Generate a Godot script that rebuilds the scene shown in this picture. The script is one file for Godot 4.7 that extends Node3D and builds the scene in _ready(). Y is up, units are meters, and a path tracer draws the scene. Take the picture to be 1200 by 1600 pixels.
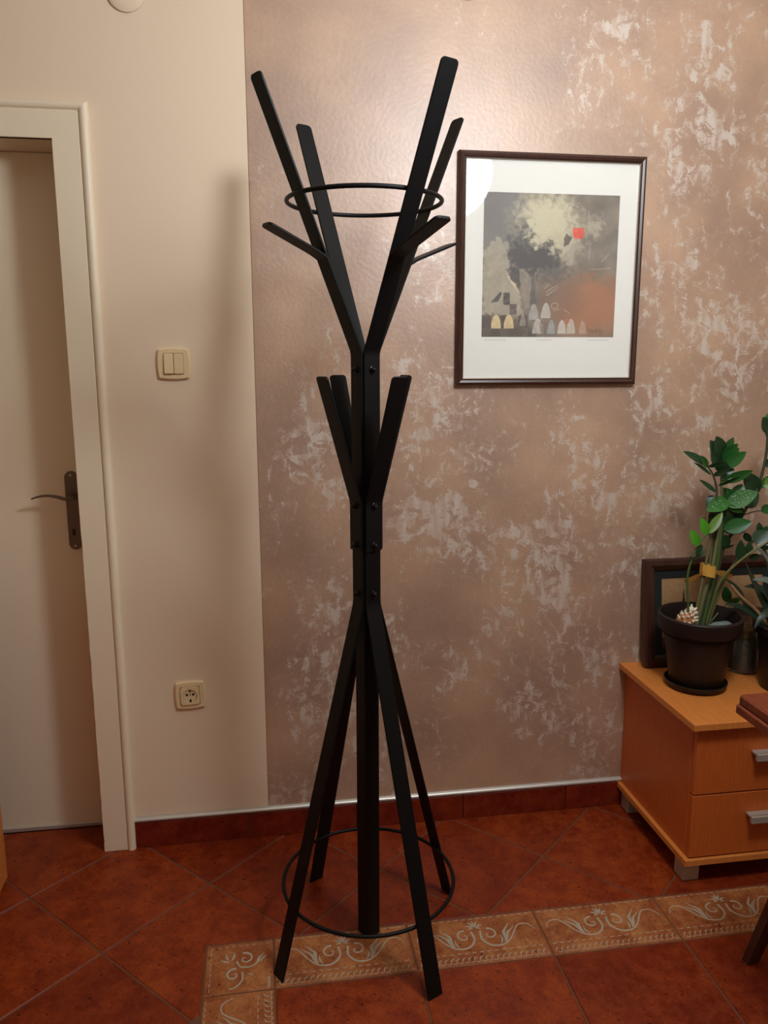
extends Node3D
# A corner of a dining room at night: black metal coat rack in front of a pearly plaster wall, lit by one pendant globe.

var M := {}
var rng := RandomNumberGenerator.new()

# ---------------------------------------------------------------- scene tree helpers
func tag(o: Node3D, label: String, category := "", group := "", kind := "") -> Node3D:
	if label != "": o.set_meta("label", label)
	if category != "": o.set_meta("category", category)
	if group != "": o.set_meta("group", group)
	if kind != "": o.set_meta("kind", kind)
	return o

func numbered(parent: Node, called: String) -> String:
	if not parent.has_node(NodePath(called)): return called
	var k := 1
	while parent.has_node(NodePath("%s_%03d" % [called, k])): k += 1
	return "%s_%03d" % [called, k]

func base(called: String, at := Vector3.ZERO, parent: Node = null) -> Node3D:
	if parent == null: parent = self
	var o := Node3D.new()
	o.name = numbered(parent, called)
	parent.add_child(o, true)
	o.position = at
	return o

func put(called: String, mesh: Mesh, mat: Material, parent: Node = null, xf := Transform3D()) -> MeshInstance3D:
	if parent == null: parent = self
	var o := MeshInstance3D.new()
	o.name = numbered(parent, called)
	o.mesh = mesh
	o.material_override = mat
	o.cast_shadow = GeometryInstance3D.SHADOW_CASTING_SETTING_ON
	o.transform = xf
	parent.add_child(o, true)
	return o

# ---------------------------------------------------------------- mesh helpers
func begin() -> SurfaceTool:
	var st := SurfaceTool.new()
	st.begin(Mesh.PRIMITIVE_TRIANGLES)
	st.set_smooth_group(-1)
	return st

func done(st: SurfaceTool) -> ArrayMesh:
	st.generate_normals()
	return st.commit()

# a, b, c run anticlockwise seen from outside
func tri(st: SurfaceTool, a: Vector3, b: Vector3, c: Vector3) -> void:
	st.add_vertex(a); st.add_vertex(c); st.add_vertex(b)

func quad(st: SurfaceTool, a: Vector3, b: Vector3, c: Vector3, d: Vector3) -> void:
	tri(st, a, b, c); tri(st, a, c, d)

func tri_out(st: SurfaceTool, a: Vector3, b: Vector3, c: Vector3, mid: Vector3) -> void:
	if (b - a).cross(c - a).dot((a + b + c) / 3.0 - mid) >= 0: tri(st, a, b, c)
	else: tri(st, a, c, b)

# chamfered box from lo to hi
func box(st: SurfaceTool, lo: Vector3, hi: Vector3, ch := 0.002, xf := Transform3D()) -> void:
	var mid := (lo + hi) / 2
	var h := (hi - lo) / 2
	ch = minf(ch, minf(h.x, minf(h.y, h.z)) * 0.9)
	var v := func(s: Vector3, ax: int) -> Vector3:
		var p := Vector3.ZERO
		for k in 3: p[k] = s[k] * (h[k] if k == ax else h[k] - ch)
		return xf * (mid + p)
	var m := xf * mid
	st.set_smooth_group(-1)
	for ax in 3:
		var b := (ax + 1) % 3
		var c := (ax + 2) % 3
		for s in [-1.0, 1.0]:
			var q := []
			for e in [[-1.0, -1.0], [1.0, -1.0], [1.0, 1.0], [-1.0, 1.0]]:
				var sv := Vector3.ZERO
				sv[ax] = s; sv[b] = e[0]; sv[c] = e[1]
				q.append(v.call(sv, ax))
			tri_out(st, q[0], q[1], q[2], m); tri_out(st, q[0], q[2], q[3], m)
		for s in [-1.0, 1.0]:
			for t in [-1.0, 1.0]:
				var q := []
				for e in [[-1.0, ax], [1.0, ax], [1.0, b], [-1.0, b]]:
					var sv := Vector3.ZERO
					sv[ax] = s; sv[b] = t; sv[c] = e[0]
					q.append(v.call(sv, e[1]))
				tri_out(st, q[0], q[1], q[2], m); tri_out(st, q[0], q[2], q[3], m)
	for sx in [-1.0, 1.0]:
		for sy in [-1.0, 1.0]:
			for sz in [-1.0, 1.0]:
				var sv := Vector3(sx, sy, sz)
				tri_out(st, v.call(sv, 0), v.call(sv, 1), v.call(sv, 2), m)

func box_mesh(lo: Vector3, hi: Vector3, ch := 0.002) -> ArrayMesh:
	var st := begin()
	box(st, lo, hi, ch)
	return done(st)

func area2(p: PackedVector2Array) -> float:
	var s := 0.0
	for i in p.size():
		var q := p[(i + 1) % p.size()]
		s += p[i].x * q.y - q.x * p[i].y
	return s / 2

func inset(p: PackedVector2Array, d: float) -> PackedVector2Array:
	var r := PackedVector2Array()
	var n := p.size()
	for i in n:
		var e1 := (p[i] - p[(i + n - 1) % n]).normalized()
		var e2 := (p[(i + 1) % n] - p[i]).normalized()
		var n1 := Vector2(-e1.y, e1.x)
		var n2 := Vector2(-e2.y, e2.x)
		var b := n1 + n2
		b = b / maxf(b.length_squared() / 2.0, 0.3)
		r.append(p[i] + b * d)
	return r

# polygon in local xy pushed along +z, chamfered at the far end
func prism(st: SurfaceTool, poly: PackedVector2Array, depth: float, ch: float, xf := Transform3D(), smooth_sides := false, back := true) -> void:
	if area2(poly) < 0: poly.reverse()
	var n := poly.size()
	var top := inset(poly, ch) if ch > 0 else poly
	var at := func(p: Vector2, z: float) -> Vector3: return xf * Vector3(p.x, p.y, z)
	for i in n:
		var j := (i + 1) % n
		st.set_smooth_group(1 if smooth_sides else -1)
		quad(st, at.call(poly[i], 0.0), at.call(poly[j], 0.0), at.call(poly[j], depth - ch), at.call(poly[i], depth - ch))
		if ch > 0:
			st.set_smooth_group(2 if smooth_sides else -1)
			quad(st, at.call(poly[i], depth - ch), at.call(poly[j], depth - ch), at.call(top[j], depth), at.call(top[i], depth))
	st.set_smooth_group(-1)
	var ids := Geometry2D.triangulate_polygon(top)
	for k in range(0, ids.size(), 3):
		var a := top[ids[k]]
		var b := top[ids[k + 1]]
		var c := top[ids[k + 2]]
		if (b - a).cross(c - a) < 0:
			var w := b
			b = c; c = w
		tri(st, at.call(a, depth), at.call(b, depth), at.call(c, depth))
	if back:
		ids = Geometry2D.triangulate_polygon(poly)
		for k in range(0, ids.size(), 3):
			var a := poly[ids[k]]
			var b := poly[ids[k + 1]]
			var c := poly[ids[k + 2]]
			if (b - a).cross(c - a) > 0:
				var w := b
				b = c; c = w
			tri(st, at.call(a, 0.0), at.call(b, 0.0), at.call(c, 0.0))

func rounded(w: float, h: float, r: float, bow := 0.0, n := 5) -> PackedVector2Array:
	var p := PackedVector2Array()
	var cs := [Vector2(w / 2 - r, h / 2 - r), Vector2(-w / 2 + r, h / 2 - r), Vector2(-w / 2 + r, -h / 2 + r), Vector2(w / 2 - r, -h / 2 + r)]
	for k in 4:
		for i in n + 1:
			var a := PI / 2 * (k + float(i) / n)
			p.append(cs[k] + Vector2(cos(a), sin(a)) * r)
		if bow > 0:
			var s: Vector2 = cs[k] + Vector2.from_angle(PI / 2 * (k + 1)) * r
			var e: Vector2 = cs[(k + 1) % 4] + Vector2.from_angle(PI / 2 * (k + 1)) * r
			for i in range(1, 8):
				var t := i / 8.0
				p.append(s.lerp(e, t) + Vector2.from_angle(PI / 2 * (k + 1)) * bow * 4 * t * (1 - t))
	return p

# profile of Vector2(radius, height); z breaks a smooth run where the corner is sharp (list of profile indices)
func lathe(st: SurfaceTool, prof: Array, seg: int, xf := Transform3D(), sharp := []) -> void:
	var g := 10
	for i in prof.size() - 1:
		if i in sharp: g += 1
		st.set_smooth_group(g)
		for k in seg:
			var a := TAU * k / seg
			var b := TAU * (k + 1) / seg
			var p0 := Vector3(prof[i].x * cos(a), prof[i].y, -prof[i].x * sin(a))
			var p1 := Vector3(prof[i].x * cos(b), prof[i].y, -prof[i].x * sin(b))
			var q0 := Vector3(prof[i + 1].x * cos(a), prof[i + 1].y, -prof[i + 1].x * sin(a))
			var q1 := Vector3(prof[i + 1].x * cos(b), prof[i + 1].y, -prof[i + 1].x * sin(b))
			if prof[i].x > 1e-6: tri(st, xf * p0, xf * p1, xf * q1)
			if prof[i + 1].x > 1e-6: tri(st, xf * p0, xf * q1, xf * q0)

func smooth_path(p: Array, n: int) -> PackedVector3Array:
	var r := PackedVector3Array()
	for i in p.size() - 1:
		var a: Vector3 = p[maxi(i - 1, 0)]
		var b: Vector3 = p[i]
		var c: Vector3 = p[i + 1]
		var d: Vector3 = p[mini(i + 2, p.size() - 1)]
		for k in n: r.append(b.cubic_interpolate(c, a, d, float(k) / n))
	r.append(p[-1])
	return r

func tube(st: SurfaceTool, pts: PackedVector3Array, r0: float, r1: float, seg: int, flat := Vector3.ZERO, squash := 1.0, closed := false) -> void:
	var n := pts.size()
	var rings := []
	var u := Vector3.ZERO
	for i in n:
		var t: Vector3
		if closed: t = (pts[(i + 1) % n] - pts[(i + n - 1) % n]).normalized()
		else: t = (pts[mini(i + 1, n - 1)] - pts[maxi(i - 1, 0)]).normalized()
		if u == Vector3.ZERO:
			u = t.cross(Vector3.UP if absf(t.y) < 0.9 else Vector3.RIGHT).normalized()
		u = (u - t * u.dot(t)).normalized()
		var w := t.cross(u)
		var r := lerpf(r0, r1, float(i) / maxf(1, n - 1))
		var ring := PackedVector3Array()
		for k in seg:
			var a := TAU * k / seg
			var o := (u * cos(a) + w * sin(a)) * r
			if squash != 1.0: o -= flat * o.dot(flat) * (1.0 - squash)
			ring.append(pts[i] + o)
		rings.append(ring)
	st.set_smooth_group(3)
	for i in (n if closed else n - 1):
		var a: PackedVector3Array = rings[i]
		var b: PackedVector3Array = rings[(i + 1) % n]
		for k in seg:
			var l := (k + 1) % seg
			quad(st, a[k], a[l], b[l], b[k])
	if not closed:
		st.set_smooth_group(4)
		for k in range(1, seg - 1):
			tri(st, rings[0][0], rings[0][k + 1], rings[0][k])
			tri(st, rings[n - 1][0], rings[n - 1][k], rings[n - 1][k + 1])

# flat bar: stations [position, thickness direction (mitred), width], width along side
func bar(st: SurfaceTool, stations: Array, side: Vector3, thick: float, ch := 0.0008) -> void:
	var rings := []
	for s in stations:
		var p: Vector3 = s[0]
		var nn: Vector3 = s[1]
		var w: float = s[2] / 2
		var c := minf(ch, w * 0.8)
		var t := thick / 2
		var ring := []
		for e in [[w - c, -t], [w, -t + c], [w, t - c], [w - c, t], [-w + c, t], [-w, t - c], [-w, -t + c], [-w + c, -t]]:
			ring.append(p + side * e[0] + nn * e[1])
		rings.append(ring)
	st.set_smooth_group(-1)
	for i in rings.size() - 1:
		var mid: Vector3 = (stations[i][0] + stations[i + 1][0]) / 2
		for k in 8:
			var l := (k + 1) % 8
			tri_out(st, rings[i][k], rings[i][l], rings[i + 1][l], mid)
			tri_out(st, rings[i][k], rings[i + 1][l], rings[i + 1][k], mid)
	for e in [0, rings.size() - 1]:
		var mid: Vector3 = stations[1][0] if e == 0 else stations[-2][0]
		for k in range(1, 7): tri_out(st, rings[e][0], rings[e][k], rings[e][k + 1], mid)

# rectangle frame: profile of Vector2(distance inwards from the outer edge, height) swept round w x h with mitres, in local xy, heights along +z
func frame(st: SurfaceTool, w: float, h: float, prof: Array, xf := Transform3D()) -> void:
	st.set_smooth_group(-1)
	for i in prof.size():
		var a: Vector2 = prof[i]
		var b: Vector2 = prof[(i + 1) % prof.size()]
		for k in 4:
			var q := []
			for e in [[a, k], [a, k + 1], [b, k + 1], [b, k]]:
				var d: Vector2 = e[0]
				var s: Vector2 = [Vector2(-1, -1), Vector2(1, -1), Vector2(1, 1), Vector2(-1, 1)][e[1] % 4]
				q.append(xf * Vector3(s.x * (w / 2 - d.x), s.y * (h / 2 - d.x), d.y))
			quad(st, q[0], q[1], q[2], q[3])

# ---------------------------------------------------------------- textures
func noise_bytes(sd: int, freq: float, oct: int, w: int, h: int, seamless := true, warp := 0.0, kind := FastNoiseLite.TYPE_SIMPLEX_SMOOTH, fractal := FastNoiseLite.FRACTAL_FBM) -> PackedByteArray:
	var n := FastNoiseLite.new()
	n.noise_type = kind
	n.seed = sd
	n.frequency = freq
	n.fractal_type = fractal
	n.fractal_octaves = oct
	if warp > 0:
		n.domain_warp_enabled = true
		n.domain_warp_amplitude = warp
		n.domain_warp_frequency = freq * 1.5
		n.domain_warp_fractal_octaves = 3
	var im := n.get_seamless_image(w, h) if seamless else n.get_image(w, h)
	im.convert(Image.FORMAT_L8)
	return im.get_data()

func stretched(sd: int, freq: float, w: int, h: int, times: int) -> PackedByteArray:
	var n := FastNoiseLite.new()
	n.noise_type = FastNoiseLite.TYPE_SIMPLEX_SMOOTH
	n.seed = sd
	n.frequency = freq
	n.fractal_octaves = 4
	var im := n.get_image(w, h / times)
	im.resize(w, h, Image.INTERPOLATE_CUBIC)
	im.convert(Image.FORMAT_L8)
	return im.get_data()

func texture(w: int, h: int, data: PackedByteArray, format := Image.FORMAT_RGB8) -> ImageTexture:
	return ImageTexture.create_from_image(Image.create_from_data(w, h, false, format, data))

func plain(c: Color, rough: float, metal := 0.0, spec := 0.5) -> StandardMaterial3D:
	var m := StandardMaterial3D.new()
	m.albedo_color = c
	m.roughness = rough
	m.metallic = metal
	m.metallic_specular = spec
	return m

func c8(r: int, g: int, b: int) -> Color: return Color8(r, g, b)

func sstep(a: float, b: float, x: float) -> float:
	var t := clampf((x - a) / (b - a), 0, 1)
	return t * t * (3 - 2 * t)

func triplanar(m: StandardMaterial3D, size: float, world := true) -> StandardMaterial3D:
	m.uv1_triplanar = true
	m.uv1_world_triplanar = world
	m.uv1_scale = Vector3.ONE / size
	m.uv1_triplanar_sharpness = 8.0
	return m

# pearly trowelled plaster: warm base with paler, shinier flecks; covers 1.6 m x 2.65 m
func plaster_material() -> StandardMaterial3D:
	var w := 1024
	var h := 1696
	var cloud := noise_bytes(11, 0.004, 4, w, h, false)
	var patch := noise_bytes(5, 0.0048, 3, w, h, false, 60.0)
	var fleck := noise_bytes(23, 0.016, 6, w, h, false, 60.0)
	var crumb := noise_bytes(37, 0.05, 4, w, h, false, 16.0)
	# where the trowel left more of the pale top coat: [x, y on the wall in metres, reach, how much]
	var worked := [[0.09, 1.17, 0.08, 1.0], [0.22, 1.04, 0.07, 1.0], [0.45, 1.12, 0.11, 1.0], [0.51, 0.92, 0.12, 1.1], [0.42, 0.98, 0.09, 1.0], [0.57, 0.99, 0.06, 0.8], [0.23, 0.74, 0.09, 1.0], [0.12, 0.61, 0.08, 0.9], [0.10, 0.43, 0.08, 0.8], [0.42, 1.25, 0.06, 0.7], [0.68, 1.16, 0.07, 0.7], [0.87, 1.17, 0.07, 0.8], [0.94, 1.03, 0.12, 1.0], [1.20, 1.01, 0.10, 1.0], [1.19, 0.83, 0.08, 0.9], [1.29, 1.22, 0.12, 0.9], [1.15, 1.26, 0.08, 0.9], [0.82, 0.89, 0.10, 0.8], [0.73, 0.77, 0.08, 0.7], [0.89, 0.69, 0.12, 0.9], [1.05, 0.80, 0.08, 0.6], [0.74, 0.41, 0.12, 0.8], [0.54, 0.50, 0.12, 0.7], [1.23, 2.20, 0.11, 1.0], [1.23, 1.99, 0.12, 0.9], [1.38, 1.82, 0.10, 0.9], [1.20, 1.55, 0.11, 1.0], [1.37, 1.45, 0.12, 1.1], [1.15, 1.82, 0.08, 0.6], [0.97, 2.28, 0.09, 0.6], [1.38, 2.09, 0.10, 0.8], [1.01, 0.33, 0.11, 0.6], [0.27, 0.34, 0.10, 0.5], [0.50, 1.91, 0.09, 0.5], [0.35, 1.97, 0.09, 0.5], [0.18, 2.07, 0.37, -0.9], [0.38, 2.20, 0.34, -0.8], [0.09, 1.63, 0.19, -0.6], [0.78, 2.10, 0.18, -0.4], [0.62, 0.21, 0.25, -0.4], [0.10, 0.84, 0.07, -0.6], [0.66, 1.27, 0.08, -0.4]]
	var share := Image.create(64, 106, false, Image.FORMAT_L8)
	for yy in 106:
		for xx in 64:
			var v := -0.10
			var q := Vector2(-0.0085 + xx / 64.0 * 1.6, 2.65 - yy / 106.0 * 2.65)
			for k in worked: v += k[3] * exp(-q.distance_squared_to(Vector2(k[0], k[1])) / (k[2] * k[2]))
			share.set_pixel(xx, yy, Color(1, 1, 1) * clampf(0.5 + v * 0.35, 0, 1))
	share.resize(w, h, Image.INTERPOLATE_CUBIC)
	share.convert(Image.FORMAT_L8)
	var worked_more := share.get_data()
	var fibre := stretched(43, 0.055, w, h, 4)
	var peel := noise_bytes(41, 0.10, 3, w, h, false, 4.0)
	var rgb := PackedByteArray()
	rgb.resize(w * h * 3)
	var rough := PackedByteArray()
	rough.resize(w * h)
	var high := PackedByteArray()
	high.resize(w * h)
	for i in w * h:
		var c := crumb[i] / 255.0 - 0.5
		var fb := fibre[i] / 255.0 - 0.5
		var p := (patch[i] / 255.0 - 0.5) * 0.60 + (worked_more[i] / 255.0 - 0.5) * 0.75
		var vein := 1.0 - absf(fleck[i] / 255.0 - 0.52) * 9.0
		var a := vein * 0.42 + p * 1.45 + c * 0.62 + fb * 0.50
		var k := clampf((a - 0.41) / 0.12, 0.0, 1.0)
		var strokes := clampf(0.5 + fb * 2.2, 0.0, 1.0)
		k *= 0.45 + 0.55 * strokes
		var thin := clampf((vein - 0.72) * 4.0, 0.0, 1.0) * clampf((c + 0.02) * 5.0, 0.0, 1.0) * clampf(0.4 + p * 3.0, 0.0, 0.6)
		var veil := clampf((a + 0.1) / 0.7, 0.0, 1.0) * 0.14
		var b := (cloud[i] / 255.0 - 0.5) * 0.22 + (peel[i] / 255.0 - 0.5) * 0.04
		var t := minf(maxf(k * 0.82, thin) + veil, 1.0)
		rgb[i * 3] = int(clampf(lerpf(179.0 * (1.0 + b), 210.0, t), 0, 255))
		rgb[i * 3 + 1] = int(clampf(lerpf(145.0 * (1.0 + b), 195.0, t), 0, 255))
		rgb[i * 3 + 2] = int(clampf(lerpf(121.0 * (1.0 + b * 0.8), 182.0, t), 0, 255))
		rough[i] = int(clampf(112.0 - 8.0 * k + (peel[i] - 128) * 0.08, 0, 255))
		high[i] = int(clampf(peel[i] * 0.6 + t * 50.0 + strokes * k * 30.0, 0, 255))
	var m := plain(Color.WHITE, 1.0, 0.08, 0.70)
	m.albedo_texture = texture(w, h, rgb)
	m.roughness_texture = texture(w, h, rough, Image.FORMAT_L8)
	m.heightmap_enabled = true
	m.heightmap_texture = texture(w, h, high, Image.FORMAT_L8)
	m.heightmap_scale = 0.06
	m.clearcoat_enabled = true
	m.clearcoat = 0.6
	m.clearcoat_roughness = 0.45
	return m

# fired clay with mottling and small dark pits
func clay_textures() -> Array:
	var n := 512
	var big := noise_bytes(3, 0.008, 4, n, n, true, 20.0)
	var mid := noise_bytes(7, 0.03, 4, n, n, true, 12.0)
	var fine := noise_bytes(9, 0.12, 3, n, n)
	var pit := noise_bytes(13, 0.075, 3, n, n, true, 8.0)
	var rgb := PackedByteArray()
	rgb.resize(n * n * 3)
	var high := PackedByteArray()
	high.resize(n * n)
	var rough := PackedByteArray()
	rough.resize(n * n)
	for i in n * n:
		var a := clampf((big[i] / 255.0 - 0.5) * 1.1 + (mid[i] / 255.0 - 0.5) * 0.9 + 0.5, 0, 1)
		var d := sstep(0.80, 0.90, pit[i] / 255.0) * 0.6
		var s := (1.0 + (fine[i] / 255.0 - 0.5) * 0.22) * (1.0 - d)
		rgb[i * 3] = int(clampf(lerpf(196, 244, a) * s, 0, 255))
		rgb[i * 3 + 1] = int(clampf(lerpf(160, 240, a) * s, 0, 255))
		rgb[i * 3 + 2] = int(clampf(lerpf(150, 232, a) * s, 0, 255))
		high[i] = int(clampf(150 + (mid[i] - 128) * 0.35 + (fine[i] - 128) * 0.15 - d * 120, 0, 255))
		rough[i] = int(clampf(118 + (mid[i] - 128) * 0.25 + d * 80, 0, 255))
	return [texture(n, n, rgb), texture(n, n, high, Image.FORMAT_L8), texture(n, n, rough, Image.FORMAT_L8)]

func clay(t: Array, c: Color, off: Vector3) -> StandardMaterial3D:
	var m := triplanar(plain(c, 1.0, 0.0, 0.38), 0.62)
	m.albedo_texture = t[0]
	m.roughness_texture = t[2]
	m.heightmap_enabled = true
	m.heightmap_texture = t[1]
	m.heightmap_scale = 0.08
	m.uv1_offset = off
	return m

# straight wood grain running up the picture
func wood_texture(sd: int, contrast: float) -> ImageTexture:
	var w := 512
	var h := 512
	var a := noise_bytes(sd, 0.02, 4, w, h)
	var n := FastNoiseLite.new()
	n.seed = sd + 1
	n.noise_type = FastNoiseLite.TYPE_SIMPLEX_SMOOTH
	n.frequency = 0.09
	n.fractal_octaves = 3
	var rgb := PackedByteArray()
	rgb.resize(w * h * 3)
	for y in h:
		for x in w:
			var i := y * w + x
			var yy := absf(y - h * 0.5)
			var g := n.get_noise_2d(x * 2.2 + a[i] * 0.02, yy * 0.07)
			var f := n.get_noise_2d(x * 6.0 + 900.0, yy * 0.30)
			var s := 1.0 + (g * 0.7 + minf(f, 0.0) * 0.5 + (a[i] / 255.0 - 0.5) * 0.25) * contrast
			rgb[i * 3] = int(clampf(232 * s, 0, 255))
			rgb[i * 3 + 1] = int(clampf(230 * (1 + (s - 1) * 1.15), 0, 255))
			rgb[i * 3 + 2] = int(clampf(226 * (1 + (s - 1) * 1.25), 0, 255))
	return texture(w, h, rgb)

func inside(p: Vector2, poly: Array) -> bool:
	return Geometry2D.is_point_in_polygon(p, PackedVector2Array(poly))

func blend(im: Image, x: int, y: int, c: Color, a: float) -> void:
	if a > 0.003 and x >= 0 and y >= 0 and x < im.get_width() and y < im.get_height():
		im.set_pixel(x, y, im.get_pixel(x, y).lerp(c, clampf(a, 0, 1)))

func stroke(im: Image, a: Vector2, b: Vector2, r: float, c: Color, alpha: float) -> void:
	var lo := Vector2(minf(a.x, b.x), minf(a.y, b.y)) - Vector2.ONE * (r + 1)
	var hi := Vector2(maxf(a.x, b.x), maxf(a.y, b.y)) + Vector2.ONE * (r + 1)
	for y in range(int(lo.y), int(hi.y) + 1):
		for x in range(int(lo.x), int(hi.x) + 1):
			var d := Vector2(x, y).distance_to(Geometry2D.get_closest_point_to_segment(Vector2(x, y), a, b))
			blend(im, x, y, c, clampf(r + 0.5 - d, 0, 1) * alpha)

func fill(im: Image, o: Vector2, s: Vector2, poly: Array, c: Color, alpha: float, wob: PackedByteArray, amp := 0.0, soft := 1.0) -> void:
	var p := PackedVector2Array()
	var lo := Vector2(9, 9)
	var hi := Vector2(-9, -9)
	for q in poly:
		p.append(q)
		lo = Vector2(minf(lo.x, q.x), minf(lo.y, q.y))
		hi = Vector2(maxf(hi.x, q.x), maxf(hi.y, q.y))
	lo -= Vector2.ONE * (amp + 0.03)
	hi += Vector2.ONE * (amp + 0.03)
	var w := im.get_width()
	for y in range(maxi(0, int(o.y + lo.y * s.y)), mini(im.get_height(), int(o.y + hi.y * s.y) + 1)):
		for x in range(maxi(0, int(o.x + lo.x * s.x)), mini(w, int(o.x + hi.x * s.x) + 1)):
			var k := (y * 640 + x) % wob.size()
			var k2 := (k + 9137) % wob.size()
			var q := Vector2((x - o.x) / s.x, (y - o.y) / s.y)
			if q.x < 0 or q.y < 0 or q.x > 1 or q.y > 1: continue
			var qq := q + Vector2(wob[k] / 255.0 - 0.5, wob[k2] / 255.0 - 0.5) * amp
			if Geometry2D.is_point_in_polygon(qq, p):
				blend(im, x, y, c.lightened(0.12) if wob[k2] > 150 else c, alpha * (0.75 + 0.25 * wob[k] / 255.0) if soft > 0 else alpha)

func arch(cx: float, top: float, bottom: float, half: float) -> Array:
	var p := [Vector2(cx - half, bottom), Vector2(cx + half, bottom)]
	for i in range(9):
		var t := i / 8.0
		p.append(Vector2(cx + half * cos(PI * t) * (1.0 - 0.18 * sin(PI * t)), top + (bottom - top) * 0.75 * (1.0 - sin(PI * t))))
	return p

# a framed sheet with an abstract print: grey smoke, rusty field, a red square, rows of pale pointed arches
func print_material() -> StandardMaterial3D:
	var w := 640
	var h := 758
	var im := Image.create(w, h, false, Image.FORMAT_RGB8)
	im.fill(c8(238, 236, 229))
	var o := Vector2(70, 111)
	var s := Vector2(500, 497)
	var wob := noise_bytes(61, 0.035, 5, 640, 640, true, 20.0)
	var fine := noise_bytes(67, 0.16, 3, 640, 640)
	var big := noise_bytes(71, 0.009, 4, 640, 640, true, 30.0)
	for y in int(s.y):
		for x in int(s.x):
			var i := y * 640 + x
			var u := x / s.x
			var v := y / s.y
			var du := u + (wob[i] / 255.0 - 0.5) * 0.16
			var dv := v + (wob[(i + 5003) % wob.size()] / 255.0 - 0.5) * 0.16
			var c := c8(150, 138, 120).lerp(c8(104, 94, 82), big[i] / 255.0)
			c = c.lerp(c8(128, 126, 126), 0.75 * (1.0 - sstep(0.22, 0.38, du)) * (1.0 - sstep(0.3, 0.5, dv)))
			c = c.lerp(c8(212, 203, 172), 0.95 * sstep(0.30, 0.10, Vector2((du - 0.46) * 0.9, dv - 0.19).length()))
			c = c.lerp(c8(198, 188, 158), 0.7 * sstep(0.18, 0.04, Vector2(du - 0.60, (dv - 0.34) * 0.8).length()))
			c = c.lerp(c8(196, 188, 160), 0.6 * sstep(0.12, 0.02, Vector2(du - 0.80, dv - 0.22).length()))
			c = c.lerp(c8(176, 112, 70), 0.85 * sstep(0.40, 0.12, Vector2((du - 0.82) * 0.85, (dv - 0.78) * 1.2).length()) * sstep(0.46, 0.58, dv))
			c = c.lerp(c8(122, 92, 72), 0.55 * sstep(0.25, 0.08, Vector2(du - 0.57, dv - 0.72).length()))
			c = c.lerp(c8(66, 62, 64), 0.90 * sstep(0.125, 0.06, absf(dv - 0.45 - (du - 0.34) * 0.2)) * sstep(0.12, 0.26, du) * sstep(0.66, 0.5, du))
			c = c.lerp(c8(74, 72, 74), 0.7 * sstep(0.085, 0.03, absf(du - 0.27 - (dv - 0.2) * 0.1)) * sstep(0.12, 0.3, dv) * sstep(0.6, 0.45, dv))
			c = c.lerp(c8(58, 46, 40), 0.55 * sstep(0.82, 0.9, dv) * sstep(0.42, 0.28, du))
			c = c * (0.93 + 0.14 * fine[i] / 255.0)
			c.a = 1.0
			im.set_pixel(int(o.x) + x, int(o.y) + y, c)
	fill(im, o, s, [Vector2(0.0, 0.39), Vector2(0.10, 0.31), Vector2(0.17, 0.34), Vector2(0.20, 0.47), Vector2(0.17, 0.54), Vector2(0.25, 0.64), Vector2(0.29, 0.74), Vector2(0.30, 0.84), Vector2(0.0, 0.84)], c8(186, 176, 152), 0.75, wob, 0.06)
	fill(im, o, s, [Vector2(0.17, 0.55), Vector2(0.25, 0.64), Vector2(0.285, 0.71), Vector2(0.21, 0.62)], c8(226, 208, 162), 0.8, wob, 0.02)
	fill(im, o, s, [Vector2(0.19, 0.50), Vector2(0.27, 0.52), Vector2(0.285, 0.66), Vector2(0.2, 0.58)], c8(62, 60, 62), 0.8, wob, 0.03)
	fill(im, o, s, [Vector2(0.33, 0.56), Vector2(0.38, 0.55), Vector2(0.40, 0.76), Vector2(0.36, 0.77)], c8(78, 74, 74), 0.75, wob, 0.02)
	fill(im, o, s, [Vector2(0.265, 0.515), Vector2(0.30, 0.52), Vector2(0.36, 0.58), Vector2(0.35, 0.79), Vector2(0.32, 0.80), Vector2(0.285, 0.69)], c8(150, 136, 120), 0.9, wob, 0.012)
	fill(im, o, s, [Vector2(0.40, 0.50), Vector2(0.62, 0.50), Vector2(0.58, 0.62), Vector2(0.40, 0.60)], c8(104, 96, 88), 0.6, wob, 0.08)
	fill(im, o, s, [Vector2(0.62, 0.36), Vector2(0.67, 0.32), Vector2(0.665, 0.49), Vector2(0.61, 0.49)], c8(172, 162, 144), 0.85, wob, 0.01)
	fill(im, o, s, [Vector2(0.67, 0.33), Vector2(0.73, 0.34), Vector2(0.76, 0.37), Vector2(0.67, 0.37)], c8(160, 150, 134), 0.7, wob, 0.02)
	fill(im, o, s, [Vector2(0.595, 0.27), Vector2(0.65, 0.29), Vector2(0.63, 0.34), Vector2(0.59, 0.35)], c8(56, 50, 46), 0.8, wob, 0.03)
	fill(im, o, s, [Vector2(0.44, 0.34), Vector2(0.50, 0.31), Vector2(0.52, 0.36), Vector2(0.43, 0.38)], c8(60, 56, 54), 0.7, wob, 0.04)
	fill(im, o, s, [Vector2(0.655, 0.235), Vector2(0.662, 0.228), Vector2(0.738, 0.228), Vector2(0.742, 0.27), Vector2(0.728, 0.302), Vector2(0.672, 0.302), Vector2(0.657, 0.27)], c8(232, 66, 44), 1.0, wob, 0.004)
	fill(im, o, s, [Vector2(0.06, 0.76), Vector2(0.13, 0.68), Vector2(0.145, 0.69), Vector2(0.115, 0.75)], c8(44, 40, 40), 0.9, wob, 0.012)
	fill(im, o, s, [Vector2(0.155, 0.685), Vector2(0.20, 0.685), Vector2(0.205, 0.77), Vector2(0.155, 0.77)], c8(44, 40, 40), 0.9, wob, 0.006)
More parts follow.
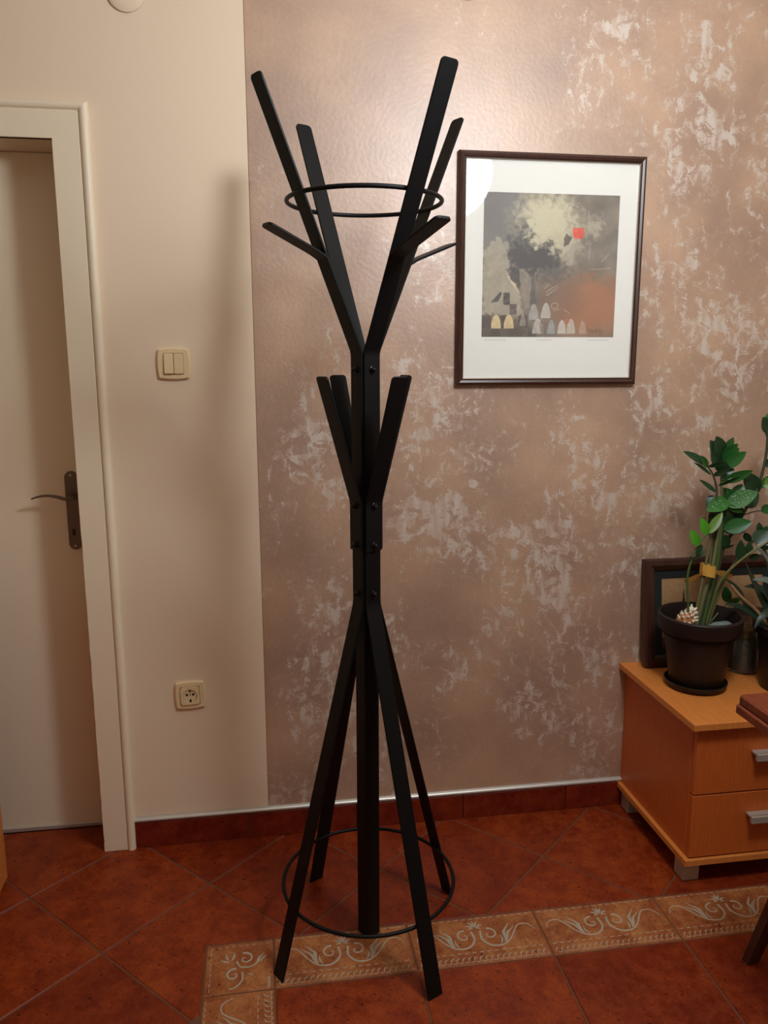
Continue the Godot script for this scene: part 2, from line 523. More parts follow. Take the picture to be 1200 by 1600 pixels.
	fill(im, o, s, [Vector2(0.20, 0.765), Vector2(0.255, 0.765), Vector2(0.255, 0.84), Vector2(0.205, 0.84)], c8(74, 62, 54), 0.9, wob, 0.006)
	for k in 6:
		fill(im, o, s, [Vector2(k * 0.068, 0.845 + (k % 2) * 0.09), Vector2(k * 0.068 + 0.068, 0.845 + (k % 2) * 0.09), Vector2(k * 0.068 + 0.068, 0.935 + (k % 2) * 0.06), Vector2(k * 0.068, 0.935 + (k % 2) * 0.06)], c8(70 - (k % 3) * 10, 54 - (k % 3) * 8, 46 - (k % 3) * 6), 0.7, wob, 0.006)
	for q in [[0.385, 0.765, 0.875, 0.035, 176, 172, 164], [0.475, 0.755, 0.865, 0.036, 198, 194, 184], [0.42, 0.865, 0.975, 0.042, 200, 192, 178], [0.52, 0.875, 0.975, 0.03, 158, 164, 162], [0.60, 0.875, 0.975, 0.032, 206, 200, 188], [0.67, 0.865, 0.975, 0.032, 198, 190, 176], [0.76, 0.88, 0.975, 0.028, 188, 150, 128], [0.305, 0.835, 0.92, 0.022, 150, 142, 130]]:
		fill(im, o, s, arch(q[0], q[1], q[2], q[3]), c8(q[4], q[5], q[6]), 0.92, wob, 0.008)
	fill(im, o, s, [Vector2(0.43, 0.89), Vector2(0.50, 0.87), Vector2(0.49, 0.975), Vector2(0.44, 0.975)], c8(120, 96, 80), 0.7, wob, 0.02)
	for q in [0.105, 0.2]:
		fill(im, o, s, arch(q, 0.838, 0.938, 0.037), c8(228, 202, 146), 1.0, wob, 0.003)
	var at := func(u: float, v: float) -> Vector2: return o + Vector2(u, v) * s
	for q in [[0.46, 0.655, 0.50, 0.62], [0.47, 0.68, 0.55, 0.63], [0.47, 0.70, 0.56, 0.64], [0.48, 0.705, 0.55, 0.66]]:
		stroke(im, at.call(q[0], q[1]), at.call(q[2], q[3]), 0.9, c8(206, 198, 184), 0.8)
		stroke(im, at.call(q[0] + 0.01, q[1] + 0.008), at.call(q[2], q[3] + 0.008), 0.7, c8(50, 44, 42), 0.6)
	for q in [[0.54, 0.775, 0.026, 196, 180, 156], [0.635, 0.885, 0.017, 226, 96, 60]]:
		for i in 16:
			var a0 := TAU * i / 16.0
			var a1 := TAU * (i + 1) / 16.0
			stroke(im, at.call(q[0] + q[2] * cos(a0), q[1] + q[2] * sin(a0) * 0.8), at.call(q[0] + q[2] * cos(a1), q[1] + q[2] * sin(a1) * 0.8), 1.2, c8(q[3], q[4], q[5]), 0.85)
	for q in [[0.53, 0.81, 0.58, 0.80], [0.61, 0.80, 0.66, 0.83], [0.80, 0.515, 0.95, 0.505], [0.62, 0.06, 0.69, 0.085], [0.77, 0.11, 0.775, 0.22], [0.79, 0.35, 0.785, 0.44], [0.88, 0.46, 0.94, 0.40], [0.66, 0.19, 0.70, 0.20], [0.28, 0.25, 0.33, 0.24], [0.28, 0.28, 0.33, 0.26]]:
		stroke(im, at.call(q[0], q[1]), at.call(q[2], q[3]), 1.0, c8(214, 206, 188), 0.65)
	# the signature and the pencilled line under the print are illegible scrawls
	var scrawl := func(x0: float, y0: float, n: int, step: float, amp: float, c: Color, al: float) -> void:
		var last := Vector2(x0, y0)
		for i in n:
			var nxt := last + Vector2(step, amp * sin(i * 2.3 + x0) - (last.y - y0) * 0.8)
			stroke(im, last, nxt, 0.6, c, al)
			last = nxt
	scrawl.call(o.x + 0.80 * s.x, o.y + 0.955 * s.y, 16, 3.6, 9.0, c8(40, 34, 32), 0.8)
	scrawl.call(o.x + 8, o.y + s.y + 10, 26, 3.2, 3.0, c8(120, 116, 110), 0.45)
	scrawl.call(o.x + 205, o.y + s.y + 10, 16, 3.6, 3.0, c8(120, 116, 110), 0.45)
	scrawl.call(o.x + 400, o.y + s.y + 10, 24, 3.4, 3.0, c8(120, 116, 110), 0.45)
	var m := plain(Color.WHITE, 0.85, 0.0, 0.3)
	m.albedo_texture = ImageTexture.create_from_image(im)
	return m

# an old sepia view: pale sky, a church spire, dark hills and a long low building
func town_material() -> StandardMaterial3D:
	var w := 320
	var h := 230
	var im := Image.create(w, h, false, Image.FORMAT_RGB8)
	var grain := noise_bytes(81, 0.05, 4, 640, 640)
	for y in h:
		for x in w:
			var c := c8(206, 172, 132).lerp(c8(184, 146, 106), y / float(h))
			c = c * (0.94 + 0.12 * grain[y * 640 + x] / 255.0)
			c.a = 1.0
			im.set_pixel(x, y, c)
	var o := Vector2.ZERO
	var s := Vector2(w, h)
	fill(im, o, s, [Vector2(0, 0.47), Vector2(0.12, 0.49), Vector2(0.30, 0.55), Vector2(0.55, 0.5), Vector2(0.8, 0.46), Vector2(1, 0.5), Vector2(1, 0.72), Vector2(0, 0.68)], c8(58, 44, 38), 0.95, grain, 0.03)
	fill(im, o, s, [Vector2(0.195, 0.52), Vector2(0.195, 0.40), Vector2(0.205, 0.37), Vector2(0.21, 0.28), Vector2(0.218, 0.14), Vector2(0.226, 0.28), Vector2(0.232, 0.37), Vector2(0.245, 0.40), Vector2(0.245, 0.55)], c8(46, 36, 34), 0.98, grain, 0.004)
	fill(im, o, s, [Vector2(0, 0.62), Vector2(0.5, 0.64), Vector2(0.5, 0.86), Vector2(0, 0.86)], c8(196, 164, 130), 0.95, grain, 0.006)
	fill(im, o, s, [Vector2(0.5, 0.6), Vector2(1, 0.58), Vector2(1, 0.9), Vector2(0.5, 0.9)], c8(120, 92, 70), 0.9, grain, 0.02)
	for k in 9:
		fill(im, o, s, [Vector2(0.03 + k * 0.052, 0.72), Vector2(0.065 + k * 0.052, 0.72), Vector2(0.065 + k * 0.052, 0.82), Vector2(0.03 + k * 0.052, 0.82)], c8(66, 48, 42), 0.95, grain, 0.003)
	fill(im, o, s, [Vector2(0, 0.86), Vector2(1, 0.86), Vector2(1, 1), Vector2(0, 1)], c8(112, 84, 62), 0.9, grain, 0.02)
	var m := plain(c8(206, 196, 186), 0.8, 0.0, 0.3)
	m.albedo_texture = ImageTexture.create_from_image(im)
	return m

func relief(m: StandardMaterial3D, sd: int, freq: float, size: float, scale: float) -> StandardMaterial3D:
	var n := 256
	triplanar(m, size)
	m.heightmap_enabled = true
	m.heightmap_texture = texture(n, n, noise_bytes(sd, freq, 4, n, n), Image.FORMAT_L8)
	m.heightmap_scale = scale
	return m

func make_materials() -> void:
	M.plaster = plaster_material()
	M.cream = relief(plain(c8(237, 216, 190), 0.75, 0.0, 0.35), 101, 0.03, 0.5, 0.03)
	M.white_paint = relief(plain(c8(240, 224, 198), 0.42, 0.0, 0.5), 103, 0.02, 0.4, 0.02)
	M.ceiling = plain(c8(232, 224, 212), 0.9)
	M.grout = plain(c8(104, 66, 44), 0.9)
	var ct := clay_textures()
	M.clay = []
	for k in 4:
		M.clay.append(clay(ct, [c8(148, 61, 20), c8(141, 55, 17), c8(155, 66, 22), c8(145, 59, 20)][k], Vector3(0.31 * k, 0.17 * k, 0.53 * k)))
	M.skirting_clay = clay(ct, c8(134, 48, 22), Vector3(0.2, 0.4, 0.1))
	M.border_clay = clay(ct, c8(184, 122, 74), Vector3(0.7, 0.2, 0.3))
	M.worn_relief = plain(c8(176, 160, 140), 0.55)
	M.aluminium = plain(c8(208, 204, 196), 0.38, 0.55)
	M.powder_black = relief(plain(c8(10, 10, 11), 0.5, 0.0, 0.32), 107, 0.12, 0.1, 0.008)
	M.bolt_black = plain(c8(24, 24, 26), 0.25, 0.6)
	var w1 := wood_texture(201, 0.11)
	var w2 := wood_texture(211, 0.55)
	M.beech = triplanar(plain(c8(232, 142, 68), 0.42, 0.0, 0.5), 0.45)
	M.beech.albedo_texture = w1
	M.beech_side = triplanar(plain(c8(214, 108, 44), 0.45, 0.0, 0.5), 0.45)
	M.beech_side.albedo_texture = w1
	M.table = triplanar(plain(c8(136, 60, 30), 0.35, 0.0, 0.5), 0.4)
	M.table.albedo_texture = w2
	M.dark_wood = triplanar(plain(c8(72, 42, 32), 0.35, 0.0, 0.5), 0.25)
	M.dark_wood.albedo_texture = w2
	M.leg_wood = triplanar(plain(c8(76, 40, 28), 0.4, 0.0, 0.5), 0.3)
	M.leg_wood.albedo_texture = w2
	M.print = print_material()
	M.town = town_material()
	M.green_mat = plain(c8(14, 27, 23), 0.8)
	M.silver_bead = plain(c8(200, 192, 180), 0.3, 1.0)
	var g := plain(Color(1, 1, 1, 0.04), 0.02)
	g.transparency = BaseMaterial3D.TRANSPARENCY_ALPHA
	M.pane = g
	var jar := plain(Color(0.82, 0.80, 0.72, 0.05), 0.03)
	jar.refraction_enabled = true
	jar.refraction_scale = 0.05
	M.jar_glass = jar
	M.switch_plastic = plain(c8(236, 212, 168), 0.38)
	M.socket_hole = plain(c8(30, 22, 18), 0.7)
	M.nickel = plain(c8(120, 106, 96), 0.42, 0.85)
	M.steel_paint = plain(c8(186, 176, 164), 0.42, 0.4)
	M.pot = relief(plain(c8(34, 23, 20), 0.5, 0.0, 0.4), 109, 0.1, 0.12, 0.01)
	M.black_pot = plain(c8(22, 20, 20), 0.45)
	M.soil = relief(plain(c8(38, 28, 22), 0.95), 113, 0.12, 0.08, 0.6)
	M.tape = plain(c8(206, 156, 70), 0.45)
	M.shell = relief(plain(c8(200, 132, 84), 0.6), 117, 0.1, 0.03, 0.2)
	M.shell_pale = plain(c8(226, 210, 186), 0.6)
	M.stone = relief(plain(c8(112, 122, 120), 0.85), 119, 0.06, 0.06, 0.2)
	M.pebble = plain(c8(196, 186, 170), 0.6)
	M.stem = {"pale": plain(c8(98, 98, 60), 0.5), "green": plain(c8(66, 92, 42), 0.5), "dark": plain(c8(58, 58, 42), 0.5), "olive": plain(c8(106, 108, 64), 0.5), "dry": plain(c8(150, 112, 76), 0.8), "grey": plain(c8(110, 122, 106), 0.5)}
	M.drop = plain(c8(190, 200, 186), 0.08, 0.0, 0.8)
	M.leaf = {}
	for k in [["leaf", 34, 88, 36, 0.34], ["deep", 24, 56, 28, 0.4], ["wax", 48, 104, 40, 0.2], ["bright", 80, 160, 40, 0.4], ["olive", 92, 122, 50, 0.34], ["blade", 34, 52, 38, 0.45], ["grey", 104, 116, 104, 0.45]]:
		var m := plain(c8(k[1], k[2], k[3]), k[4])
		if k[0] == "wax": relief(m, 131, 0.09, 0.06, 0.12)
		m.backlight_enabled = true
		m.backlight = Color(0.06, 0.10, 0.03)
		M.leaf[k[0]] = m

# ---------------------------------------------------------------- the scene
func _ready() -> void:
	rng.seed = 42
	var cam := Camera3D.new()
	cam.name = "camera"
	cam.position = Vector3(0, 1.406, 2.2226)
	cam.rotation = Vector3(-0.1875, -0.1537, -0.0021)
	cam.fov = 65.2
	cam.near = 0.05
	cam.far = 30.0
	cam.current = true
	add_child(cam)
	var we := WorldEnvironment.new()
	we.name = "world_environment"
	var env := Environment.new()
	env.background_mode = Environment.BG_COLOR
	env.background_color = Color(0.01, 0.01, 0.012)
	env.tonemap_mode = Environment.TONE_MAPPER_LINEAR
	env.tonemap_exposure = 1.0
	env.sdfgi_enabled = true
	env.ssao_enabled = true
	env.ssil_enabled = true
	we.environment = env
	add_child(we)
	make_materials()
	pendant_lamp(Vector3(0.806, 2.164, 1.25), 0.182, 0.70, Color(0.952, 0.98, 1.0))
	room()
	door()
	floor_tiles()
	skirting()
	coat_rack(Vector3(0.232, 0, 0.464))
	wall_picture()
	cabinet()
	dining_table()
	side_cabinet()
	leaning_picture()
	light_switch()
	wall_socket()
	junction_covers()
	zz_plant()
	second_plant()
	glass_jar()

func pendant_lamp(at: Vector3, r: float, energy: float, tint: Color) -> void:
	var t := base("pendant_lamp", at)
	tag(t, "large round white glass pendant lamp on a cord, mirrored in the picture glass", "lamp")
	var glow := plain(Color.WHITE, 0.4)
	glow.emission_enabled = true
	glow.emission = tint
	glow.emission_energy_multiplier = 11.0
	var st := begin()
	var prof := []
	for i in 25:
		var a := -PI / 2 + PI * i / 24.0
		prof.append(Vector2(maxf(0.0, cos(a)) * r, sin(a) * r))
	lathe(st, prof, 40)
	put("glass_globe", done(st), glow, t)
	st = begin()
	lathe(st, [Vector2(0, r - 0.008), Vector2(0.045, r - 0.008), Vector2(0.045, r + 0.03), Vector2(0.012, r + 0.055), Vector2(0, r + 0.055)], 24, Transform3D(), [1, 2, 3])
	put("cap", done(st), M.steel_paint, t)
	st = begin()
	tube(st, PackedVector3Array([Vector3(0, r + 0.05, 0), Vector3(0, 2.60 - at.y, 0)]), 0.003, 0.003, 8)
	put("cord", done(st), M.bolt_black, t)
	st = begin()
	lathe(st, [Vector2(0, 2.575 - at.y), Vector2(0.05, 2.585 - at.y), Vector2(0.055, 2.62 - at.y), Vector2(0, 2.62 - at.y)], 24, Transform3D(), [1, 2])
	put("ceiling_rose", done(st), M.ceiling, t)
	var l := OmniLight3D.new()
	l.name = "pendant_light"
	l.light_color = tint
	l.light_energy = energy
	l.light_size = r * 0.6
	l.omni_range = 9.0
	l.omni_attenuation = 2.0
	l.shadow_enabled = true
	t.add_child(l)

const DOOR_L := -1.32
const DOOR_R := -0.484
const DOOR_H := 1.944

func room() -> void:
	var wb := base("wall_back")
	tag(wb, "back wall, smooth cream paint beside the door and pearly brown plaster behind the rack", "wall", "", "structure")
	var st := begin()
	box(st, Vector3(-2.35, -0.06, -0.17), Vector3(DOOR_L, 2.62, 0), 0.0005)
	box(st, Vector3(DOOR_R, -0.06, -0.17), Vector3(3.35, 2.62, 0), 0.0005)
	box(st, Vector3(DOOR_L, DOOR_H, -0.17), Vector3(DOOR_R, 2.62, 0), 0.0005)
	put("cream_wall", done(st), M.cream, wb)
	# the decorative plaster is a coat 2 mm thick that begins at a straight edge
	st = begin()
	var x0 := -0.0085
	var x1 := 3.2
	var z := 0.0022
	st.set_smooth_group(-1)
	for q in [[x0, 0.0, x1, 2.62]]:
		var c := [Vector3(q[0] + 0.002, q[1], z), Vector3(q[2], q[1], z), Vector3(q[2], q[3], z), Vector3(q[0] + 0.002, q[3], z)]
		for k in [0, 2, 1, 0, 3, 2]:
			st.set_uv(Vector2((c[k].x - x0) / 1.6, (2.65 - c[k].y) / 2.65))
			st.add_vertex(c[k])
	var e := [Vector3(x0, 0, 0), Vector3(x0 + 0.002, 0, z), Vector3(x0 + 0.002, 2.62, z), Vector3(x0, 2.62, 0)]
	for k in [0, 2, 1, 0, 3, 2]:
		st.set_uv(Vector2(0.002, (2.65 - e[k].y) / 2.65))
		st.add_vertex(e[k])
	st.generate_normals()
	st.generate_tangents()
	put("plaster_coat", st.commit(), M.plaster, wb)
	for q in [["wall_left", Vector3(-2.35, -0.06, 0), Vector3(-2.2, 2.62, 4.0), "plain cream wall left of the door, outside the picture"], ["wall_right", Vector3(3.2, -0.06, 0), Vector3(3.35, 2.62, 4.0), "plain cream wall right of the table, outside the picture"], ["wall_front", Vector3(-2.35, -0.06, 4.0), Vector3(3.35, 2.62, 4.15), "plain cream wall behind the viewer"]]:
		tag(put(q[0], box_mesh(q[1], q[2], 0.001), M.cream), q[3], "wall", "", "structure")
	tag(put("ceiling", box_mesh(Vector3(-2.35, 2.62, -0.17), Vector3(3.35, 2.75, 4.15), 0.001), M.ceiling), "plain white ceiling above the room", "ceiling", "", "structure")
	tag(put("wall_hall", box_mesh(Vector3(-1.6, -0.06, -0.30), Vector3(-0.2, 2.3, -0.18), 0.001), M.cream), "plain wall closing the dark gap behind the door", "wall", "", "structure")

func door() -> void:
	var d := base("door_1")
	tag(d, "cream painted flush door set back in its frame at the left", "door", "", "structure")
	put("door_leaf", box_mesh(Vector3(DOOR_L + 0.004, 0.012, -0.168), Vector3(DOOR_R - 0.004, DOOR_H - 0.0006, -0.13), 0.002), M.white_paint, d)
	put("draught_strip", box_mesh(Vector3(DOOR_L + 0.006, 0.003, -0.129), Vector3(DOOR_R - 0.006, 0.015, -0.124), 0.001), M.aluminium, d)
	# handle plate, lever, keyhole
	var h := base("handle", Vector3(-0.5305, 0.987, -0.13), d)
	var st := begin()
	prism(st, rounded(0.036, 0.226, 0.0178, 0.0, 8), 0.007, 0.002)
	put("handle_plate", done(st), M.nickel, h)
	st = begin()
	lathe(st, [Vector2(0.0105, 0.0), Vector2(0.0105, 0.012), Vector2(0.008, 0.016), Vector2(0.008, 0.046), Vector2(0, 0.046)], 20, Transform3D(Basis(Vector3.RIGHT, PI / 2), Vector3(0.004, 0.042, 0.006)), [1, 2, 3])
	tube(st, smooth_path([Vector3(0.006, 0.042, 0.044), Vector3(-0.010, 0.042, 0.052), Vector3(-0.03, 0.049, 0.055), Vector3(-0.055, 0.053, 0.055), Vector3(-0.08, 0.050, 0.053), Vector3(-0.098, 0.044, 0.05)], 5), 0.0085, 0.0035, 12, Vector3.UP, 0.62)
	put("lever", done(st), M.nickel, h)
	st = begin()
	var key := PackedVector2Array()
	for i in 9: key.append(Vector2(0.0042 * cos(PI * i / 8.0), 0.006 + 0.0042 * sin(PI * i / 8.0)))
	for i in 9: key.append(Vector2(-0.0042 * cos(PI * i / 8.0), -0.006 - 0.0042 * sin(PI * i / 8.0)))
	prism(st, key, 0.0012, 0.0, Transform3D(Basis(), Vector3(-0.002, -0.062, 0.0064)))
	put("keyhole", done(st), M.socket_hole, h)
	st = begin()
	for y in [0.102, -0.102]:
		lathe(st, [Vector2(0.0032, 0.0), Vector2(0.003, 0.0012), Vector2(0.0012, 0.0008), Vector2(0, 0.0003)], 12, Transform3D(Basis(Vector3.RIGHT, PI / 2), Vector3(-0.001, y, 0.0068)), [1])
	put("plate_screws", done(st), M.aluminium, h)
	# frame: lining of the opening, flat boards with a worn inner edge, half-round moulding outside
	var f := base("door_frame", Vector3.ZERO, d)
	st = begin()
	box(st, Vector3(DOOR_R, 0, -0.17), Vector3(DOOR_R + 0.003, DOOR_H, 0.012), 0.0005)
	box(st, Vector3(DOOR_L - 0.003, 0, -0.17), Vector3(DOOR_L, DOOR_H, 0.012), 0.0005)
	box(st, Vector3(DOOR_L, DOOR_H, -0.17), Vector3(DOOR_R, DOOR_H + 0.003, 0.012), 0.0005)
	put("lining", done(st), M.white_paint, f)
	for side in [1, -1]:
		var xi := DOOR_R if side > 0 else DOOR_L
		st = begin()
		var p := PackedVector2Array()
		p.append(Vector2(xi + side * 0.066, 0.0)); p.append(Vector2(xi + side * 0.066, DOOR_H + 0.068)); p.append(Vector2(xi, DOOR_H + 0.001))
		var y := DOOR_H - 0.03
		while y > 0.02:
			var chip := 0.0002 if y > 1.0 else 0.0012
			if rng.randf() < 0.22 and y < 1.0: chip = 0.0026
			p.append(Vector2(xi - side * 0.0005 + side * rng.randf() * chip, y))
			y -= rng.randf_range(0.008, 0.03)
		p.append(Vector2(xi, 0.0))
		prism(st, p, 0.016, 0.0012)
		put("board", done(st), M.white_paint, f)
		st = begin()
		var half := []
		for i in 9: half.append(Vector3(xi + side * (0.0775 - 0.0115 * cos(PI * i / 8.0)), 0, 0.010 + 0.0115 * sin(PI * i / 8.0)))
		st.set_smooth_group(1)
		for i in 8:
			var a: Vector3 = half[i]
			var b: Vector3 = half[i + 1]
			var ha := DOOR_H + absf(a.x - xi)
			var hb := DOOR_H + absf(b.x - xi)
			if side > 0: quad(st, a, b, Vector3(b.x, hb, b.z), Vector3(a.x, ha, a.z))
			else: quad(st, b, a, Vector3(a.x, ha, a.z), Vector3(b.x, hb, b.z))
		box(st, Vector3(xi + side * 0.0775 - 0.0115, 0, 0), Vector3(xi + side * 0.0775 + 0.0115, DOOR_H + 0.066, 0.010), 0.0005)
		put("moulding", done(st), M.white_paint, f)
	st = begin()
	prism(st, PackedVector2Array([Vector2(DOOR_L, DOOR_H), Vector2(DOOR_R, DOOR_H), Vector2(DOOR_R + 0.066, DOOR_H + 0.0675), Vector2(DOOR_L - 0.066, DOOR_H + 0.0675)]), 0.016, 0.0012)
	put("head_board", done(st), M.white_paint, f)
	st = begin()
	st.set_smooth_group(1)
	for i in 8:
		var a := Vector2(0.0775 - 0.0115 * cos(PI * i / 8.0), 0.010 + 0.0115 * sin(PI * i / 8.0))
		var b := Vector2(0.0775 - 0.0115 * cos(PI * (i + 1) / 8.0), 0.010 + 0.0115 * sin(PI * (i + 1) / 8.0))
		quad(st, Vector3(DOOR_L - a.x, DOOR_H + a.x, a.y), Vector3(DOOR_R + a.x, DOOR_H + a.x, a.y), Vector3(DOOR_R + b.x, DOOR_H + b.x, b.y), Vector3(DOOR_L - b.x, DOOR_H + b.x, b.y))
	box(st, Vector3(DOOR_L - 0.066, DOOR_H + 0.066, 0), Vector3(DOOR_R + 0.088, DOOR_H + 0.0885, 0.0098), 0.0005)
	put("head_moulding", done(st), M.white_paint, f)

const TILE := 0.333
const BX := -0.0043
const BZ0 := 0.4502
const BZ1 := 0.6128

func floor_tiles() -> void:
	var fl := base("floor")
	tag(fl, "terracotta tile floor with a patterned border band, laid diagonally along the wall", "floor", "", "structure")
	put("floor_bed", box_mesh(Vector3(-2.2, -0.06, -0.17), Vector3(3.2, -0.0022, 4.0), 0.0005), M.grout, fl)
	var up := Basis(Vector3.RIGHT, Vector3(0, 0, -1), Vector3.UP)
	var xf := Transform3D(up, Vector3(0, -0.009, 0))
	var bw := BZ1 - BZ0
	# outside the border: diagonal tiles, cut at the walls and at the border
	var region := PackedVector2Array([Vector2(-2.2, 0.001), Vector2(DOOR_L, 0.001), Vector2(DOOR_L, -0.128), Vector2(DOOR_R, -0.128), Vector2(DOOR_R, 0.001), Vector2(3.2, 0.001), Vector2(3.2, BZ0), Vector2(BX - bw, BZ0), Vector2(BX - bw, 3.99), Vector2(-2.2, 3.99)])
	var o := Vector2(-1.2425, 1.3119) * TILE
	var e1 := Vector2(cos(0.7595), -sin(0.7595)) * TILE
	var e2 := Vector2(-sin(0.7595), -cos(0.7595)) * TILE
	var whole := {}
	for i in range(-14, 16):
		for j in range(-16, 14):
			var q := PackedVector2Array([o + e1 * i + e2 * j, o + e1 * (i + 1) + e2 * j, o + e1 * (i + 1) + e2 * (j + 1), o + e1 * i + e2 * (j + 1)])
			var m := (q[0] + q[2]) / 2
			if m.x < -1.7 or m.x > 2.6 or m.y > 2.5 or m.y < -0.5: continue
			for piece in Geometry2D.intersect_polygons(q, region):
				if absf(area2(piece)) < 0.0006: continue
				lay_tile(fl, piece, xf)
	# inside the border: straight tiles in line with the border's joints
	for i in 7:
		for j in 6:
			var a := Vector2(BX + TILE * i, BZ1 + TILE * j)
			lay_tile(fl, PackedVector2Array([a, a + Vector2(TILE, 0), a + Vector2(TILE, TILE), a + Vector2(0, TILE)]), xf)
	# the border band with its scrolls in relief
	var long_mesh := border_mesh(TILE, bw)
	var scrolls := scroll_mesh(false)
	for i in 7: border_tile(fl, long_mesh, scrolls, Transform3D(up, Vector3(BX + TILE * i, -0.009, BZ1)))
	var turn := Basis(Vector3.UP, PI / 2) * up
	for j in 6: border_tile(fl, long_mesh, scrolls, Transform3D(turn, Vector3(BX, -0.009, BZ1 + TILE * (j + 1))))
	border_tile(fl, border_mesh(bw, bw), scroll_mesh(true), Transform3D(up, Vector3(BX - bw, -0.009, BZ1)))

func lay_tile(fl: Node3D, poly: PackedVector2Array, xf: Transform3D) -> void:
	var local := PackedVector2Array()
	for p in poly: local.append(Vector2(p.x, -p.y))
	if area2(local) < 0: local.reverse()
	var st := begin()
	var shrunk := Geometry2D.offset_polygon(local, -0.0022, Geometry2D.JOIN_MITER)
	if shrunk.is_empty(): return
	var clean := PackedVector2Array()
	for p in shrunk[0]:
		if clean.is_empty() or p.distance_to(clean[-1]) > 0.003: clean.append(p)
	if clean[0].distance_to(clean[-1]) < 0.003: clean.remove_at(clean.size() - 1)
	if clean.size() < 3: return
	prism(st, clean, 0.009 + rng.randf_range(-0.0003, 0.0003), 0.0022, xf, false, false)
	put("tile", done(st), M.clay[rng.randi() % 4], fl)

func border_mesh(w: float, h: float) -> ArrayMesh:
	var st := begin()
	prism(st, PackedVector2Array([Vector2(0.002, 0.002), Vector2(w - 0.002, 0.002), Vector2(w - 0.002, h - 0.002), Vector2(0.002, h - 0.002)]), 0.009, 0.002, Transform3D(), false, false)
	return done(st)

func border_tile(fl: Node3D, m: Mesh, s: Mesh, xf: Transform3D) -> void:
	var t := put("border_tile", m, M.border_clay, fl, xf)
	put("scroll_relief", s, M.worn_relief, t)

